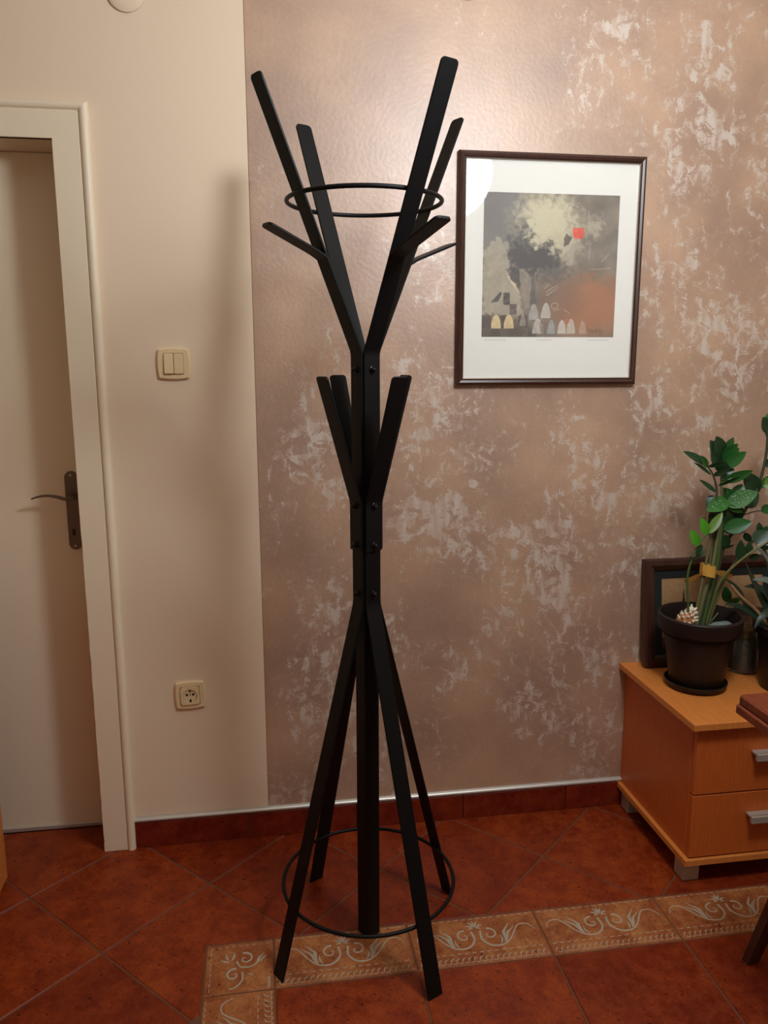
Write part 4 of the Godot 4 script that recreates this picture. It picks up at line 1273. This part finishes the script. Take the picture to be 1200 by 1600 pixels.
func zz_plant() -> void:
	var at := Vector3(1.222, 0.4805, 0.204)
	var s := base("plant_saucer", at)
	tag(s, "shallow dark brown plastic saucer under the large flower pot", "saucer")
	var st := begin()
	lathe(st, [Vector2(0, 0), Vector2(0.072, 0), Vector2(0.083, 0.006), Vector2(0.087, 0.020), Vector2(0.085, 0.021), Vector2(0.080, 0.008), Vector2(0.070, 0.004), Vector2(0, 0.004)], 48, Transform3D(), [1, 3, 4, 6])
	put("dish", done(st), M.pot, s)
	var t := base("potted_plant", at + Vector3(0, 0.0045, 0))
	tag(t, "large dark brown pot with a glossy green leaved plant tied with yellow tape", "plant")
	put("pot", pot_mesh(0.113, 0.073, 0.212, 0.046, 0.006), M.pot, t)
	st = begin()
	var prof := []
	for i in 7: prof.append(Vector2(0.100 * (1 - i / 6.0), 0.153 + 0.012 * sin(PI / 2 * i / 6.0)))
	lathe(st, prof, 40)
	put("soil", done(st), M.soil, t)
	var origin := t.position
	for q in STEMS:
		var pts := []
		for p in q[3]: pts.append(p - origin)
		put("stem", stem_mesh(pts, q[1], q[2]), M.stem[q[0]], t)
	var shapes := [leaf_mesh(0.10), leaf_mesh(0.26)]
	var drops := []
	for i in LEAVES.size():
		var q = LEAVES[i]
		if q[0] == "wax": drops.append(i)
		leaf_at(t, shapes[i % 2], M.leaf[q[0]], q[1] - origin, q[2] - origin, q[3] * 1.22, deg_to_rad(q[4]))
	# drops of water on the two big leaves
	for i in drops:
		var lf: MeshInstance3D = t.get_node("leaf" if i == 0 else "leaf_%03d" % i)
		st = begin()
		for k in 16:
			var u := rng.randf_range(0.25, 0.8)
			var v := rng.randf_range(-0.26, 0.30)
			var c := lf.transform * Vector3(v, 0.16 * absf(v) + 0.012 - (0.10 if i % 2 == 0 else 0.26) * u * u, u)
			var rr := rng.randf_range(0.0008, 0.0017)
			lathe(st, [Vector2(0, -rr * 0.6), Vector2(rr * 0.8, -rr * 0.36), Vector2(rr, 0), Vector2(rr * 0.8, rr * 0.36), Vector2(rr * 0.45, rr * 0.54), Vector2(0, rr * 0.6)], 8, Transform3D(Basis(lf.transform.basis.x.normalized(), lf.transform.basis.y.normalized(), lf.transform.basis.z.normalized()), c))
		tag(put("water_drops", done(st), M.drop, t), "", "", "", "stuff")
	# tape: a band round the stems with two loose flags
	var ta := base("tape_tie", Vector3(1.222, 0.829, 0.222) - origin, t)
	st = begin()
	var ring := [Vector2(-0.021, 0.012), Vector2(-0.014, 0.021), Vector2(0.003, 0.022), Vector2(0.014, 0.018), Vector2(0.022, 0.005), Vector2(0.016, -0.016), Vector2(-0.004, -0.022), Vector2(-0.018, -0.008)]
	for i in ring.size():
		var a: Vector2 = ring[i]
		var b: Vector2 = ring[(i + 1) % ring.size()]
		var lift := Vector3(0, 0.016, 0)
		var ta0 := Vector3(a.x, -a.x * 0.25, a.y)
		var tb0 := Vector3(b.x, -b.x * 0.25, b.y)
		quad(st, ta0 - lift, tb0 - lift, tb0 + lift, ta0 + lift)
		quad(st, tb0 * 0.97 - lift, ta0 * 0.97 - lift, ta0 * 0.97 + lift, tb0 * 0.97 + lift)
	put("band", done(st), M.tape, ta)
	for f in [[Vector3(-0.020, -0.006, 0.012), Vector3(-0.045, -0.016, 0.016), Vector3(-0.073, -0.026, 0.012)], [Vector3(0.020, -0.004, 0.006), Vector3(0.045, -0.012, 0.002), Vector3(0.078, -0.022, -0.004)]]:
		st = begin()
		var path := smooth_path(f, 4)
		for i in path.size() - 1:
			var l0 := Vector3(0, 0.008, 0.004) * (1.0 - 0.3 * sin(i * 1.1))
			var l1 := Vector3(0, 0.008, 0.004) * (1.0 - 0.3 * sin((i + 1) * 1.1))
			var th := Vector3(0, 0, 0.0004)
			quad(st, path[i] - l0 + th, path[i + 1] - l1 + th, path[i + 1] + l1 + th, path[i] + l0 + th)
			quad(st, path[i + 1] - l1 - th, path[i] - l0 - th, path[i] + l0 - th, path[i + 1] + l1 - th)
		put("tape_end", done(st), M.tape, ta)
	# what lies on the soil
	var sh := base("seashell", Vector3(1.147, 0.652, 0.232))
	tag(sh, "spiky pale and orange seashell standing inside the plant pot", "seashell")
	sh.rotation = Vector3(0.3, 0.2, -0.25)
	st = begin()
	prof = []
	for i in 13:
		var f := i / 12.0
		prof.append(Vector2(0.024 * sin(PI * pow(f, 0.7)) * (1.0 + 0.12 * cos(i * 2.6)) + 0.001, f * 0.085))
	prof[0].x = 0.0
	prof[12].x = 0.0
	lathe(st, prof, 18)
	put("body", done(st), M.shell, sh)
	st = begin()
	for i in 30:
		var a := i * 2.4 + rng.randf() * 0.5
		var f := 0.42 + 0.55 * i / 30.0
		var r := 0.024 * sin(PI * pow(f, 0.7))
		var c := Vector3(r * cos(a), f * 0.085, r * sin(a))
		tube(st, PackedVector3Array([c * Vector3(0.7, 1, 0.7), c + Vector3(cos(a), 0.35 + rng.randf() * 0.5, sin(a)) * 0.003, c + Vector3(cos(a), 0.8 + rng.randf(), sin(a)) * rng.randf_range(0.004, 0.0075)]), 0.0056, 0.0022, 7)
	put("spines", done(st), M.shell_pale, sh)
	var stn := base("stone", Vector3(1.272, 0.644, 0.222))
	tag(stn, "blue grey flat stone lying on the soil in the plant pot", "stone")
	put("rock", pebble_mesh(Vector3(0.040, 0.020, 0.024), 5), M.stone, stn, Transform3D(Basis(Vector3.BACK, 0.18), Vector3(0, 0.012, 0)))

func pebble_mesh(r: Vector3, sd: int) -> ArrayMesh:
	var n := FastNoiseLite.new()
	n.seed = sd
	n.frequency = 0.9
	var st := begin()
	st.set_smooth_group(1)
	var at := func(i: int, k: int) -> Vector3:
		var a := PI * i / 8.0
		var b := TAU * (k % 12) / 12.0
		var d := Vector3(sin(a) * cos(b), cos(a), -sin(a) * sin(b))
		return d * r * (1.0 + 0.28 * n.get_noise_3dv(d))
	for i in 8:
		for k in 12:
			if i > 0: tri(st, at.call(i, k), at.call(i + 1, k), at.call(i, k + 1))
			if i < 7: tri(st, at.call(i, k + 1), at.call(i + 1, k), at.call(i + 1, k + 1))
	return done(st)

func second_plant() -> void:
	var at := Vector3(1.478, 0.4805, 0.262)
	var t := base("potted_plant", at)
	tag(t, "black pot of narrow arching leaves at the right edge, pebbles on its soil", "plant")
	put("pot", pot_mesh(0.107, 0.078, 0.192, 0.03, 0.006), M.black_pot, t)
	var st := begin()
	lathe(st, [Vector2(0.094, 0.140), Vector2(0.05, 0.150), Vector2(0, 0.152)], 32)
	put("soil", done(st), M.soil, t)
	for q in [[2.75, 0.078, 1.15, "larger whitish pebble on the soil of the black pot at the right edge"], [3.35, 0.074, 0.85, "smaller whitish pebble lying beside the larger one in the black pot"]]:
		var pb := put("pebble", pebble_mesh(Vector3(0.014, 0.010, 0.012) * q[2], int(q[0] * 10)), M.pebble, null, Transform3D(Basis(Vector3.UP, q[0]), at + Vector3(q[1] * cos(q[0]), 0.151, q[1] * sin(q[0]))))
		tag(pb, q[3], "pebble", "pebbles in the black pot")
	# arching blades
	var arcs := [
		[Vector3(1.452, 0.640, 0.250), Vector3(1.412, 0.800, 0.250), Vector3(1.370, 0.868, 0.262), Vector3(1.327, 0.902, 0.280)],
		[Vector3(1.456, 0.640, 0.262), Vector3(1.415, 0.765, 0.262), Vector3(1.378, 0.802, 0.268), Vector3(1.324, 0.812, 0.280)],
		[Vector3(1.430, 0.640, 0.240), Vector3(1.366, 0.705, 0.205), Vector3(1.340, 0.757, 0.192), Vector3(1.299, 0.792, 0.190)],
		[Vector3(1.430, 0.640, 0.250), Vector3(1.366, 0.694, 0.222), Vector3(1.322, 0.718, 0.220), Vector3(1.290, 0.724, 0.220)],
		[Vector3(1.445, 0.640, 0.250), Vector3(1.400, 0.720, 0.230), Vector3(1.372, 0.782, 0.215), Vector3(1.350, 0.840, 0.200)],
		[Vector3(1.470, 0.640, 0.240), Vector3(1.440, 0.760, 0.210), Vector3(1.420, 0.850, 0.190), Vector3(1.402, 0.900, 0.180)],
		[Vector3(1.490, 0.640, 0.262), Vector3(1.520, 0.800, 0.270), Vector3(1.580, 0.860, 0.280), Vector3(1.650, 0.830, 0.290)],
		[Vector3(1.500, 0.640, 0.240), Vector3(1.540, 0.760, 0.220), Vector3(1.590, 0.790, 0.200), Vector3(1.640, 0.740, 0.180)],
		[Vector3(1.480, 0.640, 0.290), Vector3(1.480, 0.800, 0.340), Vector3(1.470, 0.850, 0.390), Vector3(1.460, 0.800, 0.450)],
		[Vector3(1.440, 0.640, 0.280), Vector3(1.385, 0.715, 0.290), Vector3(1.350, 0.712, 0.300), Vector3(1.325, 0.680, 0.305)],
		[Vector3(1.455, 0.640, 0.225), Vector3(1.418, 0.735, 0.215), Vector3(1.392, 0.765, 0.210), Vector3(1.350, 0.770, 0.205)],
	]
	for i in arcs.size():
		var pts := []
		for p in arcs[i]: pts.append(p - at)
		put("leaf", blade_mesh(pts, 0.011 if i % 3 != 1 else 0.015), M.leaf["grey"] if i in [0, 1] else M.leaf["blade"], t)
	put("leaf", blade_mesh([Vector3(1.425, 0.640, 0.262) - at, Vector3(1.392, 0.710, 0.268) - at, Vector3(1.406, 0.765, 0.258) - at], 0.013), M.stem["dry"], t)
	put("stem", stem_mesh([Vector3(1.436, 0.630, 0.250) - at, Vector3(1.385, 0.700, 0.225) - at, Vector3(1.338, 0.742, 0.215) - at, Vector3(1.312, 0.775, 0.20) - at], 0.006, 0.004), M.stem["dry"], t)

func blade_mesh(p: Array, w: float) -> ArrayMesh:
	var st := begin()
	var path := smooth_path(p, 6)
	var n := path.size()
	var side := (path[n - 1] - path[0]).cross(Vector3(0.2, 1, 0.9)).normalized()
	var rows := []
	for i in n:
		var f := i / float(n - 1)
		var hw := w * (0.35 + 0.65 * sin(PI * minf(0.5, f + 0.12))) * (1.0 - pow(f, 3.0)) + 0.0006
		var t := (path[mini(i + 1, n - 1)] - path[maxi(i - 1, 0)]).normalized()
		var s := (side - t * side.dot(t)).normalized()
		var up := s.cross(t)
		rows.append([path[i] - s * hw + up * hw * 0.3, path[i], path[i] + s * hw + up * hw * 0.3, up * 0.0006])
	for face in [1.0, -1.0]:
		st.set_smooth_group(1 if face > 0 else 2)
		for i in n - 1:
			for k in 2:
				var a: Vector3 = rows[i][k] + rows[i][3] * face
				var b: Vector3 = rows[i][k + 1] + rows[i][3] * face
				var c: Vector3 = rows[i + 1][k + 1] + rows[i + 1][3] * face
				var d: Vector3 = rows[i + 1][k] + rows[i + 1][3] * face
				if face > 0: quad(st, a, b, c, d)
				else: quad(st, a, d, c, b)
	return done(st)

func glass_jar() -> void:
	var t := base("glass_jar", Vector3(1.425, 0.4805, 0.118))
	tag(t, "dim clear glass jar with brown contents between the two flower pots", "jar")
	var st := begin()
	lathe(st, [Vector2(0, 0), Vector2(0.040, 0), Vector2(0.045, 0.005), Vector2(0.046, 0.012), Vector2(0.046, 0.095), Vector2(0.040, 0.110), Vector2(0.036, 0.116), Vector2(0.037, 0.135), Vector2(0.034, 0.135), Vector2(0.033, 0.116), Vector2(0.0425, 0.094), Vector2(0.0425, 0.012), Vector2(0.040, 0.007), Vector2(0, 0.006)], 36, Transform3D(), [1, 7, 8])
	put("glass_body", done(st), M.jar_glass, t)
	st = begin()
	lathe(st, [Vector2(0, 0.0075), Vector2(0.0395, 0.0075), Vector2(0.0418, 0.013), Vector2(0.0418, 0.058), Vector2(0, 0.060)], 32, Transform3D(), [1, 3])
	put("contents", done(st), M.soil, t)

var STEMS := [
	["pale", 0.0065, 0.0032, [Vector3(1.197, 0.653, 0.225), Vector3(1.219, 0.755, 0.220), Vector3(1.240, 0.827, 0.215), Vector3(1.256, 0.916, 0.205), Vector3(1.267, 1.005, 0.195), Vector3(1.263, 1.086, 0.190), Vector3(1.263, 1.144, 0.185)]],
	["green", 0.008, 0.0045, [Vector3(1.228, 0.642, 0.200), Vector3(1.247, 0.748, 0.200), Vector3(1.262, 0.832, 0.200), Vector3(1.267, 0.915, 0.200), Vector3(1.270, 1.005, 0.195)]],
	["dark", 0.0065, 0.003, [Vector3(1.262, 0.630, 0.170), Vector3(1.271, 0.739, 0.175), Vector3(1.284, 0.835, 0.180), Vector3(1.292, 0.892, 0.185), Vector3(1.313, 0.929, 0.190), Vector3(1.343, 0.989, 0.190), Vector3(1.372, 1.041, 0.190), Vector3(1.386, 1.092, 0.190), Vector3(1.393, 1.146, 0.190), Vector3(1.392, 1.199, 0.190), Vector3(1.384, 1.243, 0.190)]],
	["green", 0.0035, 0.002, [Vector3(1.163, 0.663, 0.250), Vector3(1.155, 0.749, 0.250), Vector3(1.148, 0.813, 0.250), Vector3(1.154, 0.858, 0.250), Vector3(1.167, 0.894, 0.250), Vector3(1.182, 0.920, 0.250), Vector3(1.195, 0.939, 0.250)]],
	["pale", 0.005, 0.0025, [Vector3(1.182, 0.657, 0.235), Vector3(1.200, 0.759, 0.230), Vector3(1.215, 0.849, 0.225), Vector3(1.226, 0.921, 0.220), Vector3(1.234, 0.992, 0.215), Vector3(1.242, 1.036, 0.210)]],
	["dark", 0.0035, 0.0022, [Vector3(1.236, 1.001, 0.215), Vector3(1.241, 1.044, 0.210), Vector3(1.232, 1.080, 0.210), Vector3(1.219, 1.105, 0.210), Vector3(1.204, 1.120, 0.210)]],
	["olive", 0.0055, 0.0025, [Vector3(1.247, 0.636, 0.185), Vector3(1.258, 0.719, 0.200), Vector3(1.263, 0.780, 0.215), Vector3(1.281, 0.824, 0.230), Vector3(1.313, 0.868, 0.250), Vector3(1.345, 0.896, 0.260), Vector3(1.381, 0.920, 0.265)]],
	["olive", 0.005, 0.0025, [Vector3(1.261, 0.632, 0.175), Vector3(1.281, 0.732, 0.185), Vector3(1.291, 0.793, 0.200), Vector3(1.316, 0.854, 0.215), Vector3(1.351, 0.906, 0.225), Vector3(1.397, 0.965, 0.235)]],
	["dark", 0.0018, 0.0012, [Vector3(1.342, 0.976, 0.190), Vector3(1.367, 0.983, 0.190), Vector3(1.394, 0.986, 0.190), Vector3(1.426, 0.983, 0.190)]],
	["dark", 0.0022, 0.0015, [Vector3(1.373, 1.045, 0.190), Vector3(1.388, 1.054, 0.190), Vector3(1.420, 1.049, 0.190)]],
	["green", 0.003, 0.002, [Vector3(1.279, 0.647, 0.160), Vector3(1.311, 0.676, 0.150), Vector3(1.342, 0.706, 0.145)]],
	["pale", 0.002, 0.0015, [Vector3(1.206, 0.934, 0.235), Vector3(1.203, 0.970, 0.235), Vector3(1.203, 1.002, 0.235)]],
	["dark", 0.0045, 0.003, [Vector3(1.211, 0.648, 0.215), Vector3(1.233, 0.752, 0.210), Vector3(1.245, 0.834, 0.205), Vector3(1.252, 0.906, 0.200), Vector3(1.261, 0.960, 0.195)]],
	["pale", 0.0045, 0.003, [Vector3(1.212, 0.647, 0.210), Vector3(1.231, 0.750, 0.205), Vector3(1.241, 0.823, 0.200), Vector3(1.250, 0.896, 0.195), Vector3(1.267, 0.986, 0.190)]],
	["dark", 0.004, 0.003, [Vector3(1.242, 0.638, 0.190), Vector3(1.263, 0.744, 0.190), Vector3(1.273, 0.819, 0.190), Vector3(1.279, 0.894, 0.190), Vector3(1.284, 0.966, 0.185)]],
]

var LEAVES := [
	["deep", Vector3(1.260, 1.140, 0.185), Vector3(1.236, 1.199, 0.200), 0.036, 30],
	["deep", Vector3(1.258, 1.130, 0.185), Vector3(1.221, 1.187, 0.205), 0.034, 25],
	["deep", Vector3(1.262, 1.115, 0.185), Vector3(1.220, 1.152, 0.205), 0.031, 10],
	["leaf", Vector3(1.266, 1.150, 0.180), Vector3(1.301, 1.191, 0.185), 0.028, 48],
	["leaf", Vector3(1.260, 1.141, 0.190), Vector3(1.301, 1.177, 0.200), 0.026, 40],
	["leaf", Vector3(1.260, 1.127, 0.195), Vector3(1.301, 1.165, 0.210), 0.026, 34],
	["leaf", Vector3(1.258, 1.112, 0.200), Vector3(1.318, 1.157, 0.215), 0.028, 26],
	["deep", Vector3(1.256, 1.100, 0.200), Vector3(1.248, 1.131, 0.220), 0.031, 0],
	["deep", Vector3(1.208, 1.118, 0.210), Vector3(1.246, 1.130, 0.225), 0.013, 55],
	["deep", Vector3(1.225, 1.093, 0.210), Vector3(1.271, 1.115, 0.225), 0.017, 40],
	["deep", Vector3(1.262, 1.081, 0.195), Vector3(1.293, 1.110, 0.200), 0.027, 0],
	["leaf", Vector3(1.260, 1.075, 0.200), Vector3(1.337, 1.103, 0.225), 0.025, 35],
	["deep", Vector3(1.241, 1.064, 0.210), Vector3(1.297, 1.091, 0.230), 0.011, 60],
	["deep", Vector3(1.206, 1.122, 0.210), Vector3(1.135, 1.164, 0.215), 0.021, 25],
	["leaf", Vector3(1.208, 1.116, 0.210), Vector3(1.178, 1.150, 0.225), 0.015, 10],
	["deep", Vector3(1.220, 1.095, 0.210), Vector3(1.164, 1.133, 0.220), 0.013, 40],
	["deep", Vector3(1.239, 1.046, 0.210), Vector3(1.184, 1.084, 0.215), 0.015, 35],
	["wax", Vector3(1.281, 1.022, 0.200), Vector3(1.200, 1.007, 0.245), 0.037, 0],
	["wax", Vector3(1.279, 1.006, 0.200), Vector3(1.347, 1.049, 0.235), 0.039, 0],
	["deep", Vector3(1.334, 1.004, 0.190), Vector3(1.384, 1.034, 0.195), 0.037, 20],
	["deep", Vector3(1.294, 1.020, 0.190), Vector3(1.266, 1.056, 0.195), 0.025, 25],
	["leaf", Vector3(1.305, 1.019, 0.190), Vector3(1.279, 1.053, 0.200), 0.020, 0],
	["leaf", Vector3(1.305, 1.021, 0.190), Vector3(1.332, 1.063, 0.185), 0.029, 10],
	["deep", Vector3(1.378, 1.036, 0.190), Vector3(1.331, 1.096, 0.200), 0.038, 0],
	["leaf", Vector3(1.380, 1.050, 0.190), Vector3(1.413, 1.091, 0.200), 0.018, 20],
	["olive", Vector3(1.387, 1.061, 0.190), Vector3(1.416, 1.072, 0.210), 0.024, 10],
	["deep", Vector3(1.390, 1.113, 0.190), Vector3(1.417, 1.134, 0.200), 0.020, 20],
	["leaf", Vector3(1.393, 1.163, 0.190), Vector3(1.412, 1.178, 0.200), 0.018, 20],
	["leaf", Vector3(1.281, 1.006, 0.200), Vector3(1.315, 0.989, 0.225), 0.016, 40],
	["deep", Vector3(1.288, 0.999, 0.195), Vector3(1.324, 0.966, 0.210), 0.043, 20],
	["leaf", Vector3(1.277, 0.938, 0.200), Vector3(1.337, 0.965, 0.235), 0.035, 5],
	["leaf", Vector3(1.275, 0.935, 0.200), Vector3(1.336, 0.930, 0.215), 0.018, 50],
	["deep", Vector3(1.335, 0.929, 0.210), Vector3(1.352, 0.900, 0.215), 0.018, 30],
	["bright", Vector3(1.197, 0.935, 0.250), Vector3(1.173, 0.983, 0.260), 0.021, 0],
	["olive", Vector3(1.207, 0.937, 0.240), Vector3(1.247, 0.995, 0.235), 0.021, 10],
	["bright", Vector3(1.175, 0.906, 0.250), Vector3(1.145, 0.952, 0.260), 0.021, 0],
	["deep", Vector3(1.167, 0.886, 0.250), Vector3(1.183, 0.910, 0.255), 0.017, 30],
	["deep", Vector3(1.158, 0.858, 0.250), Vector3(1.152, 0.879, 0.255), 0.008, 20],
	["deep", Vector3(1.304, 0.858, 0.245), Vector3(1.299, 0.917, 0.250), 0.023, 10],
	["deep", Vector3(1.332, 0.871, 0.235), Vector3(1.335, 0.910, 0.240), 0.018, 20],
	["deep", Vector3(1.347, 0.901, 0.250), Vector3(1.381, 0.942, 0.245), 0.043, 0],
	["deep", Vector3(1.365, 0.932, 0.230), Vector3(1.361, 0.961, 0.235), 0.016, 20],
	["deep", Vector3(1.352, 0.896, 0.260), Vector3(1.377, 0.902, 0.280), 0.012, 40],
	["deep", Vector3(1.282, 0.881, 0.190), Vector3(1.311, 0.892, 0.205), 0.008, 40],
	["leaf", Vector3(1.342, 0.704, 0.145), Vector3(1.327, 0.756, 0.150), 0.023, 0],
	["leaf", Vector3(1.342, 0.704, 0.145), Vector3(1.375, 0.722, 0.165), 0.016, 30],
	["deep", Vector3(1.389, 1.206, 0.190), Vector3(1.369, 1.250, 0.200), 0.026, 30],
	["leaf", Vector3(1.389, 1.213, 0.190), Vector3(1.393, 1.263, 0.190), 0.024, 0],
	["leaf", Vector3(1.387, 1.227, 0.190), Vector3(1.399, 1.253, 0.200), 0.024, 10],
	["deep", Vector3(1.391, 1.192, 0.190), Vector3(1.405, 1.214, 0.200), 0.024, 0],
	["deep", Vector3(1.218, 0.972, 0.220), Vector3(1.235, 1.001, 0.225), 0.019, 30],
	["deep", Vector3(1.258, 0.911, 0.200), Vector3(1.214, 0.965, 0.215), 0.027, 20],
	["deep", Vector3(1.268, 0.917, 0.195), Vector3(1.300, 0.891, 0.200), 0.029, 10],
	["deep", Vector3(1.261, 0.960, 0.195), Vector3(1.299, 0.947, 0.200), 0.035, 0],
	["deep", Vector3(1.259, 0.988, 0.200), Vector3(1.222, 0.960, 0.215), 0.025, 15],
	["deep", Vector3(1.280, 0.985, 0.185), Vector3(1.317, 0.973, 0.190), 0.043, 0],
	["deep", Vector3(1.200, 0.892, 0.235), Vector3(1.176, 0.869, 0.240), 0.015, 20],
	["deep", Vector3(1.242, 1.034, 0.200), Vector3(1.216, 1.008, 0.205), 0.023, 10],
	["leaf", Vector3(1.395, 0.982, 0.190), Vector3(1.418, 1.002, 0.200), 0.024, 20],
	["deep", Vector3(1.370, 0.929, 0.240), Vector3(1.396, 0.945, 0.245), 0.027, 10],
	["deep", Vector3(1.334, 0.863, 0.240), Vector3(1.361, 0.871, 0.250), 0.018, 30],
]
